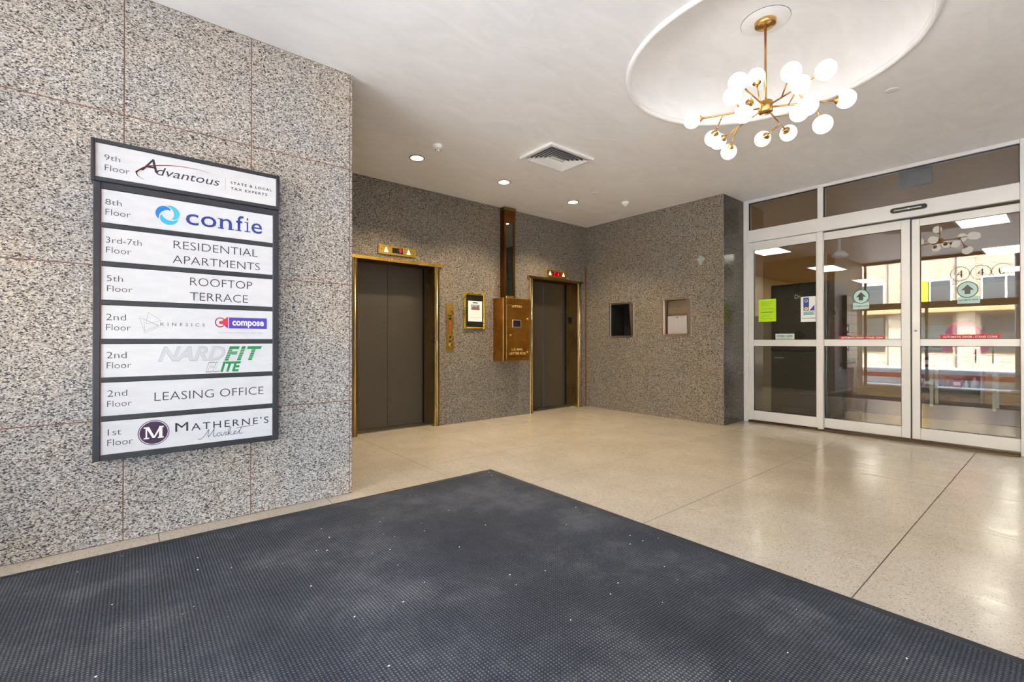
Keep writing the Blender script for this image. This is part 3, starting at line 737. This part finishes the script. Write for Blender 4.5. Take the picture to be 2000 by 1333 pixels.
T('1st', -.1014, -.0473, .6015, .0345, PN[6]); T('Floor', -.1035, .001, .546, .0345, PN[6])
T('RESIDENTIAL', .1765, .601, 1.629, .046, PN[1]); T('APARTMENTS', .1726, .6138, 1.5455, .046, PN[1])
T('ROOFTOP', .2542, .571, 1.4245, .047, PN[2]); T('TERRACE', .2532, .5485, 1.338, .048, PN[2])
T('LEASING OFFICE', .0929, .6356, .769, .048, PN[5])
# ninth floor lettering with a crimson swoosh
T('A', .030, .104, 2.040, .072, p9, sh=.25, w=.0); T('dvantous', .098, .398, 2.030, .046, p9, sh=.25, w=.0)
def arc(pts, n=10):
    out = []
    P = [Vector(p) for p in pts]
    for i in range(len(P)-1):
        p0 = P[max(i-1, 0)]; p1 = P[i]; p2 = P[i+1]; p3 = P[min(i+2, len(P)-1)]
        for k in range(n):
            t = k/n; out.append(0.5*((2*p1)+(p2-p0)*t+(2*p0-5*p1+4*p2-p3)*t*t+(3*p1-p0-3*p2+p3)*t**3))
    out.append(P[-1]); return out
mb = MB(); stroke(mb, arc([(.0106, 2.0254), (.051, 2.0628), (.1063, 2.0831), (.1922, 2.1003), (.2819, 2.1035), (.3439, 2.0972)]), .007, TP-.0004, w1=.0012)
stroke(mb, arc([(.0106, 2.0254), (.0186, 2.0065), (.043, 1.9911)]), .006, TP-.0004, w1=.0012); mb.build('swoosh', M_RED, p9)
mb = MB(); mb.box(.4268, .4278, TP, TP+.0006, 2.016, 2.084); mb.build('rule', M_INK, p9)
T('STATE & LOCAL', .4549, .6812, 2.057, .0145, p9, sp=1.35, w=.022); T('TAX EXPERTS', .455, .6543, 2.023, .0145, p9, sp=1.35, w=.022)
# eighth floor: swirl and slab-serif word
cx, cz, R0 = .151, 1.8155, .058
def crescent(a0, span, w, m_, dy, r0=.026, r1=.050):
    n = 22; O_, I_ = [], []
    for k in range(n+1):
        t = k/n; an = a0+span*t; r = r0+(r1-r0)*t**.6; h = w*(math.sin(PI*min(1, t*1.0))**.75)/2 if 0 < t < 1 else .0003
        O_.append((cx+(r+h)*math.cos(an), cz+(r+h)*math.sin(an))); I_.append((cx+(r-h)*math.cos(an), cz+(r-h)*math.sin(an)))
    mb = MB()
    for k in range(n): mb.quad(*[(p[0], TP-dy, p[1]) for p in (O_[k], O_[k+1], I_[k+1], I_[k])])
    mb.build('swirl', m_, PN[0])
crescent(.35*PI, .84*PI, .027, M_SK1, 0); crescent(1.02*PI, .84*PI, .027, M_SK2, .0003); crescent(1.69*PI, .84*PI, .026, plain('ink_teal', (70, 196, 214), .5, var=0), .0006)
for (c_, a, b_) in (('c', .2328, .2945), ('o', .3055, .3825), ('n', .400, .462), ('f', .484, .524), ('i', .540, .5495), ('e', .5665, .6257)):
    T(c_, a, b_, 1.777, .092, PN[0], M_BLUE, w=.006)
mb = MB()
for (a, b_, z) in ((.390, .421, 1.780), (.443, .474, 1.780), (.390, .404, 1.836), (.480, .514, 1.780), (.529, .562, 1.780), (.529, .544, 1.836)): mb.box(a, b_, TP-.0003, TP+.0003, z-.0028, z+.0028)
mb.build('serif', M_BLUE, PN[0])
# second floor, first panel: two line triangles, word, purple block
mb = MB()
for tri in ([(.0639, 1.2609), (.1211, 1.2167), (.0551, 1.1975)], [(.0266, 1.2307), (.0504, 1.1486), (.1137, 1.184), (.046, 1.223)], [(.046, 1.223), (.050, 1.160), (.110, 1.190)]):
    stroke(mb, tri+[tri[0]], .0013, TP)
mb.build('line_mark', M_SILD, PN[3])
T('KINESICS', .1186, .3255, 1.188, .018, PN[3], plain('ink_midgrey', (96, 96, 104), .5, var=0), w=.004, sp=1.9)
mb = MB(); mb.box(.4478, .6541, TP, TP+.0005, 1.1795, 1.246); mb.build('colour_block', M_PUR, PN[3])
text('compose', .4651, .6368, 1.1985, .039, TP-.0006, M_PAPER, PN[3], 'lettering', weight=.03)
mb = MB(); ring2(mb, .403, 1.2145, .0275, .0300, .006, TP, a0=.7, a1=5.5); disc2(mb, .405, 1.214, .008, .009, TP-.0003); mb.build('round_mark', M_RED, PN[3])
flat([(.400, 1.2145), (.4425, 1.250), (.4425, 1.1795)], TP-.0005).build('arrow_mark', M_RED2, PN[3])
flat([(.425, 1.194), (.4425, 1.200), (.4425, 1.1795)], TP-.0008).build('arrow_mark', M_PUR, PN[3])
T('Communication Design', .396, .633, 1.149, .0105, PN[3], M_SIL, w=0)
# second panel: italic block letters, silver then green
T('NARD', .108, .430, .991, .077, PN[4], M_SIL, w=.034, sh=.32)
text('NARD', .112, .426, .9932, .0725, TP-.0004, plain('ink_pale', (200, 203, 211), .45, var=.02), PN[4], 'lettering', weight=.018, shear=.32)
text('FIT', .424, .626, .9885, .079, TP-.0006, M_GRN, PN[4], 'lettering', weight=.034, shear=.32, spacing=1.14)
T('EL', .330, .402, .921, .055, PN[4], M_SILD, w=.03, sh=.3); text('EL', .333, .400, .9235, .050, TP-.0004, M_ACR, PN[4], 'lettering', weight=.004, shear=.3)
T('ITE', .404, .512, .921, .055, PN[4], M_GRN, w=.04, sh=.3)
mb = MB()
for k in range(6): z = .998+.0105*k; mb.box(.428, .618, TP-.0011, TP-.0009, z, z+.0020)
mb.build('stripe', M_ACR, PN[4])
# market panel
mb = MB(); disc2(mb, .0905, .5945, .062, .062, TP); mb.build('roundel', M_PLUM, PN[6])
mb = MB(); ring2(mb, .0905, .5945, .0695, .0695, .0035, TP); mb.build('roundel_ring', M_PLUM, PN[6])
mb = MB(); a, b_, c, d = .0905-.040, .0905+.040, .562, .628; pl = TP-.0005
RCN = [0]
def rc(u0, u1, v0, v1):
    RCN[0] += 1; p_ = pl-.00012*RCN[0]; mb.quad((u0, p_, v0), (u1, p_, v0), (u1, p_, v1), (u0, p_, v1))
rc(a-.004, a+.020, c, c+.007); rc(b_-.022, b_+.004, c, c+.007); rc(a-.004, a+.012, d-.007, d); rc(b_-.012, b_+.004, d-.007, d)
rc(a+.004, a+.011, c, d); rc(b_-.017, b_-.002, c, d)
q_ = pl-.0010; mb.quad((a+.004, q_, d), (a+.019, q_, d), (.0905+.006, q_, c+.004), (.0905-.006, q_, c+.004)); q_ = pl-.0012; mb.quad((b_-.004, q_, d), (b_-.014, q_, d), (.0905-.003, q_, c+.004), (.0905+.005, q_, c+.004))
mb.build('initial', M_PAPER, PN[6])
T('M', .1863, .247, .586, .050, PN[6], w=.0); T("ATHERNE'S", .262, .6648, .585, .040, PN[6], w=.0, sp=1.25)
mb = MB()
S = lambda x, z: (.297+(x)*.226, .531+z*.052)
for pts in ([(-.02, .02), (.06, -.04), (.16, .35), (.26, .95), (.24, .4), (.25, .1)], [(.25, .1), (.36, .7), (.40, .98), (.38, .4), (.40, .08), (.46, .2)],
            [(.58, .45), (.50, .42), (.47, .2), (.52, .08), (.58, .3), (.59, .1), (.64, .15)], [(.64, .15), (.68, .45), (.72, .40), (.70, .12), (.76, .15)],
            [(.76, .15), (.84, .8), (.82, 1.0), (.77, .5), (.77, .08)], [(.77, .2), (.85, .45), (.80, .25), (.88, .08), (.93, .2)],
            [(.93, .2), (.98, .42), (.94, .46), (.93, .15), (1.0, .12)], [(1.0, .12), (1.10, .6), (1.14, .95), (1.07, .3), (1.10, .1), (1.16, .2)], [(1.0, .78), (1.2, .88), (1.48, .92)]):
    stroke(mb, arc([S(.85*p[0], p[1]) for p in pts], 6), .0026, TP)
mb.build('script_lettering', M_INK, PN[6])

# ------------------------------------------------------------------ floor mat
mt = thing('floor_mat', 'large dark blue-grey ribbed entrance mat with a black rubber edge', 'mat', (.8, .5, 0))
mx0, mx1, my0, my1 = -.72, 2.367, -2.2, 3.163
B(mx0+.045, mx1-.045, my0+.045, my1-.045, .0006, .0095, b=.002).build('pile', M_MAT, mt)
mb = MB()
for (a, b_, c, d) in ((mx0, mx1, my0, my0+.044), (mx0, mx1, my1-.044, my1), (mx0, mx0+.044, my0+.044, my1-.044), (mx1-.044, mx1, my0+.044, my1-.044)): mb.box(a, b_, c, d, .0006, .0075, b=.003)
mb.build('rubber_edge', M_MATB, mt)
random.seed(11); mb = MB()
for k in range(90):
    x = random.uniform(-.3, 2.3); y = random.uniform(.1, 3.1); r = random.uniform(.0012, .0035); a = random.uniform(0, PI)
    P = [(x+r*math.cos(a+t)*(1.4 if q % 2 else .8), y+r*math.sin(a+t)) for q, t in enumerate((0, 1.3, 2.5, 3.8, 5.0))]
    mb.prism(P, 'z', .0093, .0108)
o = mb.build('litter_crumbs', M_PAPER); tag(o, 'tiny white crumbs scattered on the dark mat', 'crumbs', kind='stuff')

# ------------------------------------------------------------------ door fittings, decals and notices
sn = thing('motion_sensor', 'black rounded motion sensor on the white door header', 'sensor', (XD-.03, 1.12, 2.53))
mb = MB(); cyl = [(1.12+(.128 if math.cos(t) > 0 else -.128)+.026*math.cos(t), 2.548+.026*math.sin(t)) for t in [PI/2-2*PI*k/24 for k in range(24)]]
mb.prism(cyl, 'x', XD-.0585, XD-.0305); mb.build('housing', M_BLK, sn)
B(XD-.061, XD-.059, 1.01, 1.24, 2.540, 2.552).build('lens_strip', M_STEEL, sn)
MB().lathe([(0, -.006), (.008, -.004), (.009, 0)], (XD-.061, 1.115, 2.546), (1, 0, 0), 14).build('sensor_eye', M_WHITE, sn)
xs_ = thing('exit_sign', 'dark grey box hanging behind the long transom pane', 'sign box', (6.72, 1.09, 3.03))
B(6.69, 6.74, .95, 1.24, 2.83, 3.030, b=.006).build('housing', plain('box_grey', (88, 90, 90), .5), xs_)
B(6.70, 6.73, 1.05, 1.14, 3.030, 3.06).build('bracket', plain('box_grey', (88, 90, 90), .5), xs_)

GF = XD-.0035
def sheet(nm, label, cat, xf, ya, yb, za, zb, mat, th=.0012):
    t = thing(nm, label, cat, (xf, (ya+yb)/2, za)); B(xf-th, xf, yb, ya, za, zb).build('sheet', mat, t); return t
XG = XD+.0195   # face of the sidelight glass
gs = sheet('notice', 'bright lime green paper notice taped on the sidelight glass', 'notice', XG, 2.700, 2.480, 1.368, 1.668, plain('lime_paper', (186, 232, 20), .6, var=.02))
mb = MB()
for k, z in enumerate((1.63, 1.605, 1.58, 1.54, 1.455, 1.43, 1.405)): mb.box(XG-.0018, XG-.0014, 2.665, 2.52+.02*(k % 3), z, z+.004)
mb.box(XG-.0018, XG-.0014, 2.675, 2.515, 1.488, 1.498); mb.build('print_lines', plain('print_olive', (120, 150, 30), .6), gs)
ps = sheet('poster', 'white poster with a blue, gold and purple emblem on the sidelight glass', 'poster', XG, 2.188, 2.012, 1.350, 1.668, M_PAPER)
def pr(mb, ya, yb, za, zb, dx=.0018): mb.box(XG-dx, XG-dx+.0003, yb, ya, za, zb)
mb = MB(); pr(mb, 2.158, 2.095, 1.535, 1.655); mb.build('emblem_blue', plain('poster_blue', (32, 74, 150), .5), ps)
mb = MB(); pr(mb, 2.158, 2.097, 1.490, 1.534); mb.build('emblem_gold', plain('poster_gold', (160, 120, 60), .5), ps)
mb = MB(); ring2(mb, 2.126, 1.515, .018, .018, .008, XG-.0022, 'x', 16); ring2(mb, 2.126, 1.615, .018, .020, .006, XG-.0022, 'x', 16); mb.build('emblem_white', M_PAPER, ps)
flat([(2.092, 1.490), (2.035, 1.490), (2.035, 1.562)], XG-.0020, 'x').build('emblem_purple', plain('poster_purple', (66, 34, 130), .5), ps)
mb = MB()
for k in range(5): pr(mb, 2.160-.004*(k % 2), 2.030+.01*(k % 3), 1.470-.009*k, 1.4765-.009*k)
mb.build('teal_print', plain('poster_teal', (40, 170, 170), .5), ps)
mb = MB(); pr(mb, 2.172, 2.02, 1.392, 1.398); mb.build('print_lines', M_INK, ps)
sc_ = B(XG-.001, XG, 2.262, 2.487, 1.124, 1.202).build('decal', plain('decal_pale', (198, 222, 212), .5), d3)
text('STAND CLEAR', 2.468, 2.282, 1.160, .026, XG-.0014, M_INK, d3, face='x', weight=.02); text('AUTOMATIC DOOR', 2.455, 2.295, 1.137, .012, XG-.0014, M_INK, d3, face='x')
XL = XD+.045+.0195
M_STR = plain('decal_red', (206, 36, 48), .5); M_DPALE = plain('decal_aqua', (190, 222, 214), .5); M_DGRN = plain('decal_green', (20, 112, 84), .5)
for d_, (ya, yb, za, zb), (ay, az), (q0, q1, q2, q3) in ((d4, (1.785, 1.345, 1.126, 1.166), (1.569, 1.630), (1.646, 1.492, 1.482, 1.560)), (d5, (.880, .445, 1.128, 1.172), (.673, 1.634), (.748, .583, 1.492, 1.560))):
    B(XL-.001, XL, yb, ya, za, zb).build('decal', M_STR, d_)
    text('AUTOMATIC DOOR - STAND CLEAR', ya-.02, yb+.015, za+.011, .019, XL-.0014, M_PAPER, d_, face='x', weight=.02)
    B(XL-.001, XL, q1, q0, q2, q3).build('decal', M_DPALE, d_)
    mb = MB(); disc2(mb, ay, az, .074, .078, XL-.0012, 'x', 32); mb.build('decal', M_DPALE, d_)
    mb = MB(); ring2(mb, ay, az, .080, .084, .008, XL-.0016, 'x', 32); mb.build('decal_ring', M_DGRN, d_)
    mb = MB(); mb.prism([(ay, az+.052), (ay+.048, az-.006), (ay+.022, az-.002), (ay+.020, az-.045), (ay-.020, az-.045), (ay-.022, az-.002), (ay-.048, az-.006)], 'x', XL-.0024, XL-.0018); mb.build('decal_arrow', M_BLK, d_)
    text('AUTOMATIC DOOR', q0-.012, q1+.012, q2+.028, .015, XL-.0014, M_INK, d_, face='x', weight=.01)

# ------------------------------------------------------------------ the shop behind the glass
M_CREAM = plain('shop_cream', (226, 206, 164), .7); M_TANC = plain('shop_ceiling_tan', (188, 158, 120), .7, var=.05)
SX1, SYA, SYB, HS = 22.0, -4.0, 6.0, 3.06
o = B(XD+.12, SX1, SYA, SYB, -.05, 0.0).build('floor_shop', plain('shop_floor', (184, 158, 116), .16, var=.08, scale=2)); tag(o, 'polished tan shop floor beyond the doors', kind='structure')
o = B(XD+.11, SX1, SYA, SYB, HS, HS+.06).build('ceiling_shop', M_TANC); tag(o, 'tan shop ceiling with light panels', kind='structure')
o = B(SX1, SX1+.1, SYA, SYB, 0, HS).build('wall_shop_back', M_CREAM); tag(o, 'cream back wall of the shop', kind='structure')
o = B(XD+.43, SX1, SYB, SYB+.1, 0, HS).build('wall_shop_left', M_CREAM); tag(o, 'cream left wall of the shop', kind='structure')
o = B(XD+.12, SX1, SYA-.1, SYA, 0, HS).build('wall_shop_right', M_CREAM); tag(o, 'cream right wall of the shop', kind='structure')
o = B(XD+.001, XD+.12, YR+.002, SYB, 0, HS).build('wall_shop_front', M_CREAM); tag(o, 'cream front wall of the shop beside the sidelight', kind='structure')
M_TRO = emit('troffer', (255, 246, 228), TROFFER_E)
def troffer(x, y, l_):
    t = thing('ceiling_light_panel', l_, 'ceiling light', (x, y, HS), 'rectangular shop ceiling lights')
    mb = MB(); a, b_, c, d = x-.62, x+.62, y-.31, y+.31
    for (p, q, r, s_) in ((a, b_, c, c+.03), (a, b_, d-.03, d), (a, a+.03, c+.03, d-.03), (b_-.03, b_, c+.03, d-.03)): mb.box(p, q, r, s_, HS-.02, HS-.0004)
    mb.build('frame', M_WHITE, t); B(a+.03, b_-.03, c+.03, d-.03, HS-.014, HS-.001).build('diffuser', M_TRO, t)
for x, n_ in ((10.4, 'nearest'), (14.3, 'second'), (18.2, 'third')):
    troffer(x, 4.12, f'{n_} rectangular shop ceiling light in the row behind the sidelight'); troffer(x, .9, f'{n_} rectangular shop ceiling light in the row behind the sliding doors')
o = B(8.75, 11.5, -1.5, 2.9, .0005, .012, b=.004).build('shop_mat', plain('mat_brown', (92, 64, 40), .8)); tag(o, 'brown walk-off mat on the shop floor', 'mat')

bc = thing('drinks_cabinet', 'tall black cabinet standing behind the sidelight glass', 'cabinet', (7.5, 2.4, 0))
M_CAB = plain('cabinet_black', (40, 42, 42), .3, var=.1, scale=3)
B(7.18, 7.95, 2.05, 2.78, .08, 1.915, b=.01).build('body', M_CAB, bc)
B(7.165, 7.18, 2.07, 2.76, .98, 1.895, b=.004).build('upper_panel', M_CAB, bc); B(7.165, 7.18, 2.07, 2.76, .36, .96, b=.004).build('lower_panel', plain('cabinet_grey', (50, 52, 50), .35), bc)
B(7.20, 7.93, 2.08, 2.75, 0.001, .08).build('plinth', M_BLK, bc)
B(7.155, 7.165, 2.18, 2.62, .11, .16).build('kick_grille', plain('cabinet_grey', (50, 52, 50), .35), bc)
text('Dr', 2.46, 2.385, 1.70, .055, 7.1635, M_PAPER, bc, face='x', weight=.01)
B(7.150, 7.165, 2.60, 2.72, .86, .875).build('handle', M_STEEL, bc)
o = B(7.6, 7.64, 2.88, 3.2, 0, 1.5).build('partition_post', plain('post_tan', (170, 150, 120), .6)); tag(o, 'narrow tan post behind the lime notice', 'post')

# shelving with goods
SHN = {(196, 60, 44): 'red', (60, 96, 70): 'green', (58, 70, 104): 'navy', (214, 190, 140): 'straw coloured', (120, 60, 110): 'purple', (80, 130, 160): 'blue', (180, 120, 60): 'orange brown', (200, 200, 196): 'pale grey'}
ORD = ['first', 'second', 'third', 'fourth', 'fifth', 'sixth', 'seventh', 'eighth', 'ninth', 'tenth', 'eleventh', 'twelfth', 'thirteenth']
SHC = [(196, 60, 44), (60, 96, 70), (58, 70, 104), (214, 190, 140), (120, 60, 110), (80, 130, 160), (180, 120, 60), (200, 200, 196)]
def shelf_unit(x, y0, y1, zt, n_, label, grp, seed):
    random.seed(seed)
    t = thing('shelf_unit', label, 'shelf', (x, (y0+y1)/2, 0))
    mw = plain('shelf_metal', (196, 188, 170), .5)
    B(x+.38, x+.41, y0, y1, 0.001, zt, b=.002).build('back_panel', mw, t)
    for yy in (y0, y1-.03): B(x, x+.38, yy, yy+.03, 0.001, zt).build('side_panel', mw, t)
    for k in range(n_):
        z = .12+(zt-.2)/n_*k
        B(x+.01, x+.38, y0+.03, y1-.03, z-.025, z, b=.002).build('shelf', mw, t)
        yy = y0+.05; row = []
        while yy < y1-.16:
            w_ = random.uniform(.08, .16); h_ = random.uniform(.14, .26)
            c_ = random.choice(SHC); m_ = plain('goods_%d_%d_%d' % c_, c_, .5)
            kind_ = random.random()
            if kind_ < .5:
                o = B(x+.06, x+.24, yy, yy+w_, z+.0005, z+h_, b=.006).build('goods_box', m_); row.append((o, 'packet', SHN[c_]))
                B(x+.0585, x+.06, yy+.015, yy+w_-.015, z+h_*.3, z+h_*.7).build('packet_label', M_PAPER, o)
            else:
                r = w_*.42; cxx = x+.15; cyy = yy+w_/2
                o = MB().lathe([(0, .0005), (r, .0005), (r, h_*.6), (r*.4, h_*.8), (r*.4, h_), (0, h_)], (cxx, cyy, z), n=12).build('goods_bottle', m_); row.append((o, 'bottle', SHN[c_]))
            yy += w_+.02
        for q, (o, kd, cn) in enumerate(reversed(row)):
            tag(o, f'small {cn} {kd}, {ORD[q]} from the left, {ORD[k]} shelf up on the {grp}', kd, f'goods on the {grp}')
shelf_unit(11.9, 3.0, 4.6, 1.75, 4, 'tan shelf unit with packed goods behind the sliding leaf near the sidelight', 'tall tan unit', 5)
shelf_unit(13.4, 1.15, 2.4, 1.45, 3, 'low tan shelf unit with packed goods behind the left sliding leaf', 'low tan unit', 6)
shelf_unit(12.6, -.9, .55, 1.6, 3, 'wide cream shelf unit with packed goods behind the right sliding leaf', 'wide cream unit', 9)
ct = thing('display_table', 'cream display table carrying a magenta bundle', 'table', (10.6, 1.1, 0))
B(10.3, 10.9, .70, 1.55, .86, .90, b=.006).build('table_top', M_CREAM, ct)
for sx in (10.34, 10.82):
    for sy in (.74, 1.47): B(sx, sx+.04, sy, sy+.04, 0.013, .86).build('leg', M_CREAM, ct)
mb = MB(); random.seed(4)
bund = []
pr_ = [(0, .0)]
for k in range(1, 10): t = PI/2*k/9; pr_.append((.40*math.sin(t)**.8, 0))
mb.lathe([(0, .30), (.10, .295), (.20, .265), (.29, .21), (.35, .13), (.37, .05), (.34, 0), (0, 0)], (0, 0, 0), n=28)
vs = []
for (x, y, z) in mb.v:
    f_ = 1+.07*math.sin(7*math.atan2(y, x)+z*9)+.05*math.sin(13*math.atan2(y, x)); vs.append((10.6+x*.65*f_, 1.12+y*.72*f_, .9005+z*(1+.05*math.sin(5*math.atan2(y, x)))*1.75))
mb.v = vs; o = mb.build('cloth_bundle', plain('magenta_cloth', (214, 20, 110), .8, var=.15)); tag(o, 'heaped magenta cloth seen through the right sliding leaf', 'cloth')
wb_ = thing('wicker_hamper', 'brown wicker hamper standing behind the left sliding leaf', 'basket', (9.0, 2.42, 0))
MB().lathe([(0, .001), (.15, .001), (.17, .25), (.18, .55), (.19, .75), (.17, .76), (.15, .6), (0, .6)], (9.0, 2.42, .012), n=24).build('body', plain('wicker', (132, 84, 38), .8, var=.4, scale=60), wb_)
MB().lathe([(.185, 0), (.20, .01), (.20, .03), (.185, .04)], (9.0, 2.42, .745), n=24).build('rim', plain('wicker_rim', (96, 58, 26), .8), wb_)
pd = thing('shop_pendant', 'white pendant lamp hanging behind the left sliding leaf', 'pendant lamp', (9.0, 2.42, HS))
MB().tube((9.0, 2.42, 2.60), (9.0, 2.42, HS-.001), .02, 10).build('stem', M_WHITE, pd)
MB().lathe([(.02, .09), (.08, .05), (.12, .0), (.09, -.03), (0, -.04)], (9.0, 2.42, 2.52), n=24).build('shade', M_WHITE, pd)

# ------------------------------------------------------------------ street front behind the camera (seen mirrored in the glass)
M_DKF = plain('street_frame', (60, 48, 38), .4, .3)
sf = thing('trim_2', 'dark bronze street front of the lobby', None, (XS, 1, 0), kind='structure')
a, b_ = XS-.05, XS+.03
B(a, b_, YN, YL-.002, 1.87, 2.02, b=.004).build('transom_bar', M_DKF, sf)
B(a, b_, YN, YL-.002, H-.06, H-.001, b=.004).build('head_rail', M_DKF, sf)
for yy in (YL-.06, 2.115, .24, -1.2, YN+.01): B(a, b_, yy-.025, yy+.025, 0.001, 1.87, b=.004).build('post', M_DKF, sf)
for yy in (YL-.06, -.35, YN+.01): B(a, b_, yy-.02, yy+.02, 2.02, H-.06, b=.004).build('post', M_DKF, sf)
B(a, b_, YN, YL-.002, 0.0005, .03, b=.004).build('threshold', M_STEEL, sf)
for (p, q) in ((-.33, YL-.08), (YN+.03, -.37)): B(XS-.012, XS-.006, p, q, 2.02, H-.06).build('pane', M_GLASSC, sf)
for (p, q) in ((1.19, 2.09), (.265, 1.17), (2.14, YL-.085)): B(XS-.012, XS-.006, p, q, .03, 1.87).build('pane', M_GLASSC, sf)
for yy in (1.31, 1.05):
    mb = MB(); mb.path([(XS+.0, yy, .92), (XS+.06, yy, .92), (XS+.06, yy, .64), (XS+.0, yy, .64)], .012, 10); mb.build('door_pull', M_BLK, sf)
for (q, yy) in (('4', 1.56), ('4', 1.235), ('0', .915)):
    mb = MB(); mb.lathe([(.150, -.003), (.160, -.003), (.160, .003), (.150, .003), (.150, -.003)], (XS-.016, yy, 2.60), (1, 0, 0), 40); mb.build('number_ring', M_DKF, sf)
    text(q, yy+.052, yy-.052, 2.525, .15, XS-.014, M_DKF, sf, 'number', 'x', weight=-.005)

o = B(-4.2, XS-.05, -14, 18, -.20, -.02).build('pavement', plain('pavement', (176, 172, 164), .8)); tag(o, 'grey pavement outside the lobby', kind='structure')
o = B(-12.2, -4.2, -24, 28, -.35, -.17).build('road', plain('asphalt', (96, 98, 102), .85)); tag(o, 'asphalt street outside the lobby', kind='structure')
o = B(-14.0, -12.2, -24, 28, -.35, -.03).build('pavement_far', plain('pavement', (176, 172, 164), .8)); tag(o, 'far pavement across the street', kind='structure')
ba = thing('street_barrier', 'low white barrier with a red stripe on the pavement outside', 'barrier', (-1.75, 1.2, -.02))
B(-1.9, -1.7, -1.4, 3.9, .03, .42, b=.02).build('body', plain('barrier_white', (240, 240, 240), .5), ba)
B(-1.70, -1.694, -1.39, 3.89, .20, .31).build('red_stripe', plain('barrier_red', (214, 54, 70), .5), ba)
for yy in (-1.2, .5, 2.2, 3.6): B(-1.95, -1.65, yy-.12, yy+.12, -.0195, .03, b=.004).build('foot', M_SILD, ba)
sp = thing('street_pole', 'grey steel pole standing on the pavement outside', 'pole', (-1.45, .66, -.02))
MB().tube((-1.35, .70, .0), (-1.35, .70, 6.0), .06, 20).build('shaft', plain('pole_grey', (130, 134, 140), .5, .3), sp); MB().lathe([(0, 0), (.13, 0), (.13, .05), (.07, .09), (0, .09)], (-1.35, .70, -.0195), n=20).build('base_plate', plain('pole_grey', (130, 134, 140), .5, .3), sp)
fb = thing('street_facade', 'pale brick building across the street', 'building', (-14, 2, 0))
def make_brick():
    t = NT('pale_brick'); b_ = t.n('ShaderNodeTexBrick'); b_.inputs['Scale'].default_value = 1.0
    sp_ = t.n('ShaderNodeSeparateXYZ'); t.l(t.pos(), sp_.inputs[0]); cb = t.n('ShaderNodeCombineXYZ'); t.l(sp_.outputs[1], cb.inputs[0]); t.l(sp_.outputs[2], cb.inputs[1]); t.l(cb.outputs[0], b_.inputs['Vector'])
    b_.inputs['Brick Width'].default_value = .24; b_.inputs['Row Height'].default_value = .08; b_.inputs['Mortar Size'].default_value = .008
    b_.inputs['Color1'].default_value = (*lin((142, 134, 118)), 1); b_.inputs['Color2'].default_value = (*lin((120, 110, 95)), 1); b_.inputs['Mortar'].default_value = (*lin((170, 156, 134)), 1)
    t.bsdf(b_.outputs[0], .85); return t.m
M_BRK = make_brick(); M_DWIN = plain('window_dark', (40, 48, 54), .12)
B(-15, -14, -12, 18, -.1, 11).build('wall', M_BRK, fb)
for k in range(13):
    y = -11+2.3*k; B(-14, -13.82, y-.28, y+.28, -.03, 10.6, b=.01).build('pilaster', M_BRK, fb)
for k in range(12):
    y = -11+2.3*k+1.15
    for z0_, z1_ in ((.7, 2.2), (2.75, 3.75), (5.6, 7.2)):
        wf = B(-13.995, -13.93, y-.72, y+.72, z0_-.06, z1_+.06, b=.01).build('window_frame', M_DKF if z0_ < 1 else M_WHITE, fb)
        B(-13.945, -13.925, y-.66, y-.03, z0_, z1_).build('pane', M_DWIN, wf); B(-13.945, -13.925, y+.03, y+.66, z0_, z1_).build('pane', M_DWIN, wf)
B(-14, -13.5, -12, 18, 2.36, 2.56, b=.02).build('canopy_band', plain('band_brown', (150, 120, 84), .7), fb)
yl = thing('street_sign', 'yellow sign fixed on the pale building across the street', 'sign', (-13.4, 2.9, 2.9))
B(-13.5, -13.44, 3.95, 4.75, 2.7, 3.75, b=.01).build('board', plain('sign_yellow', (242, 196, 24), .5), yl)
B(-13.82, -13.5, 4.3, 4.4, 3.1, 3.3).build('bracket', M_BLK, yl)
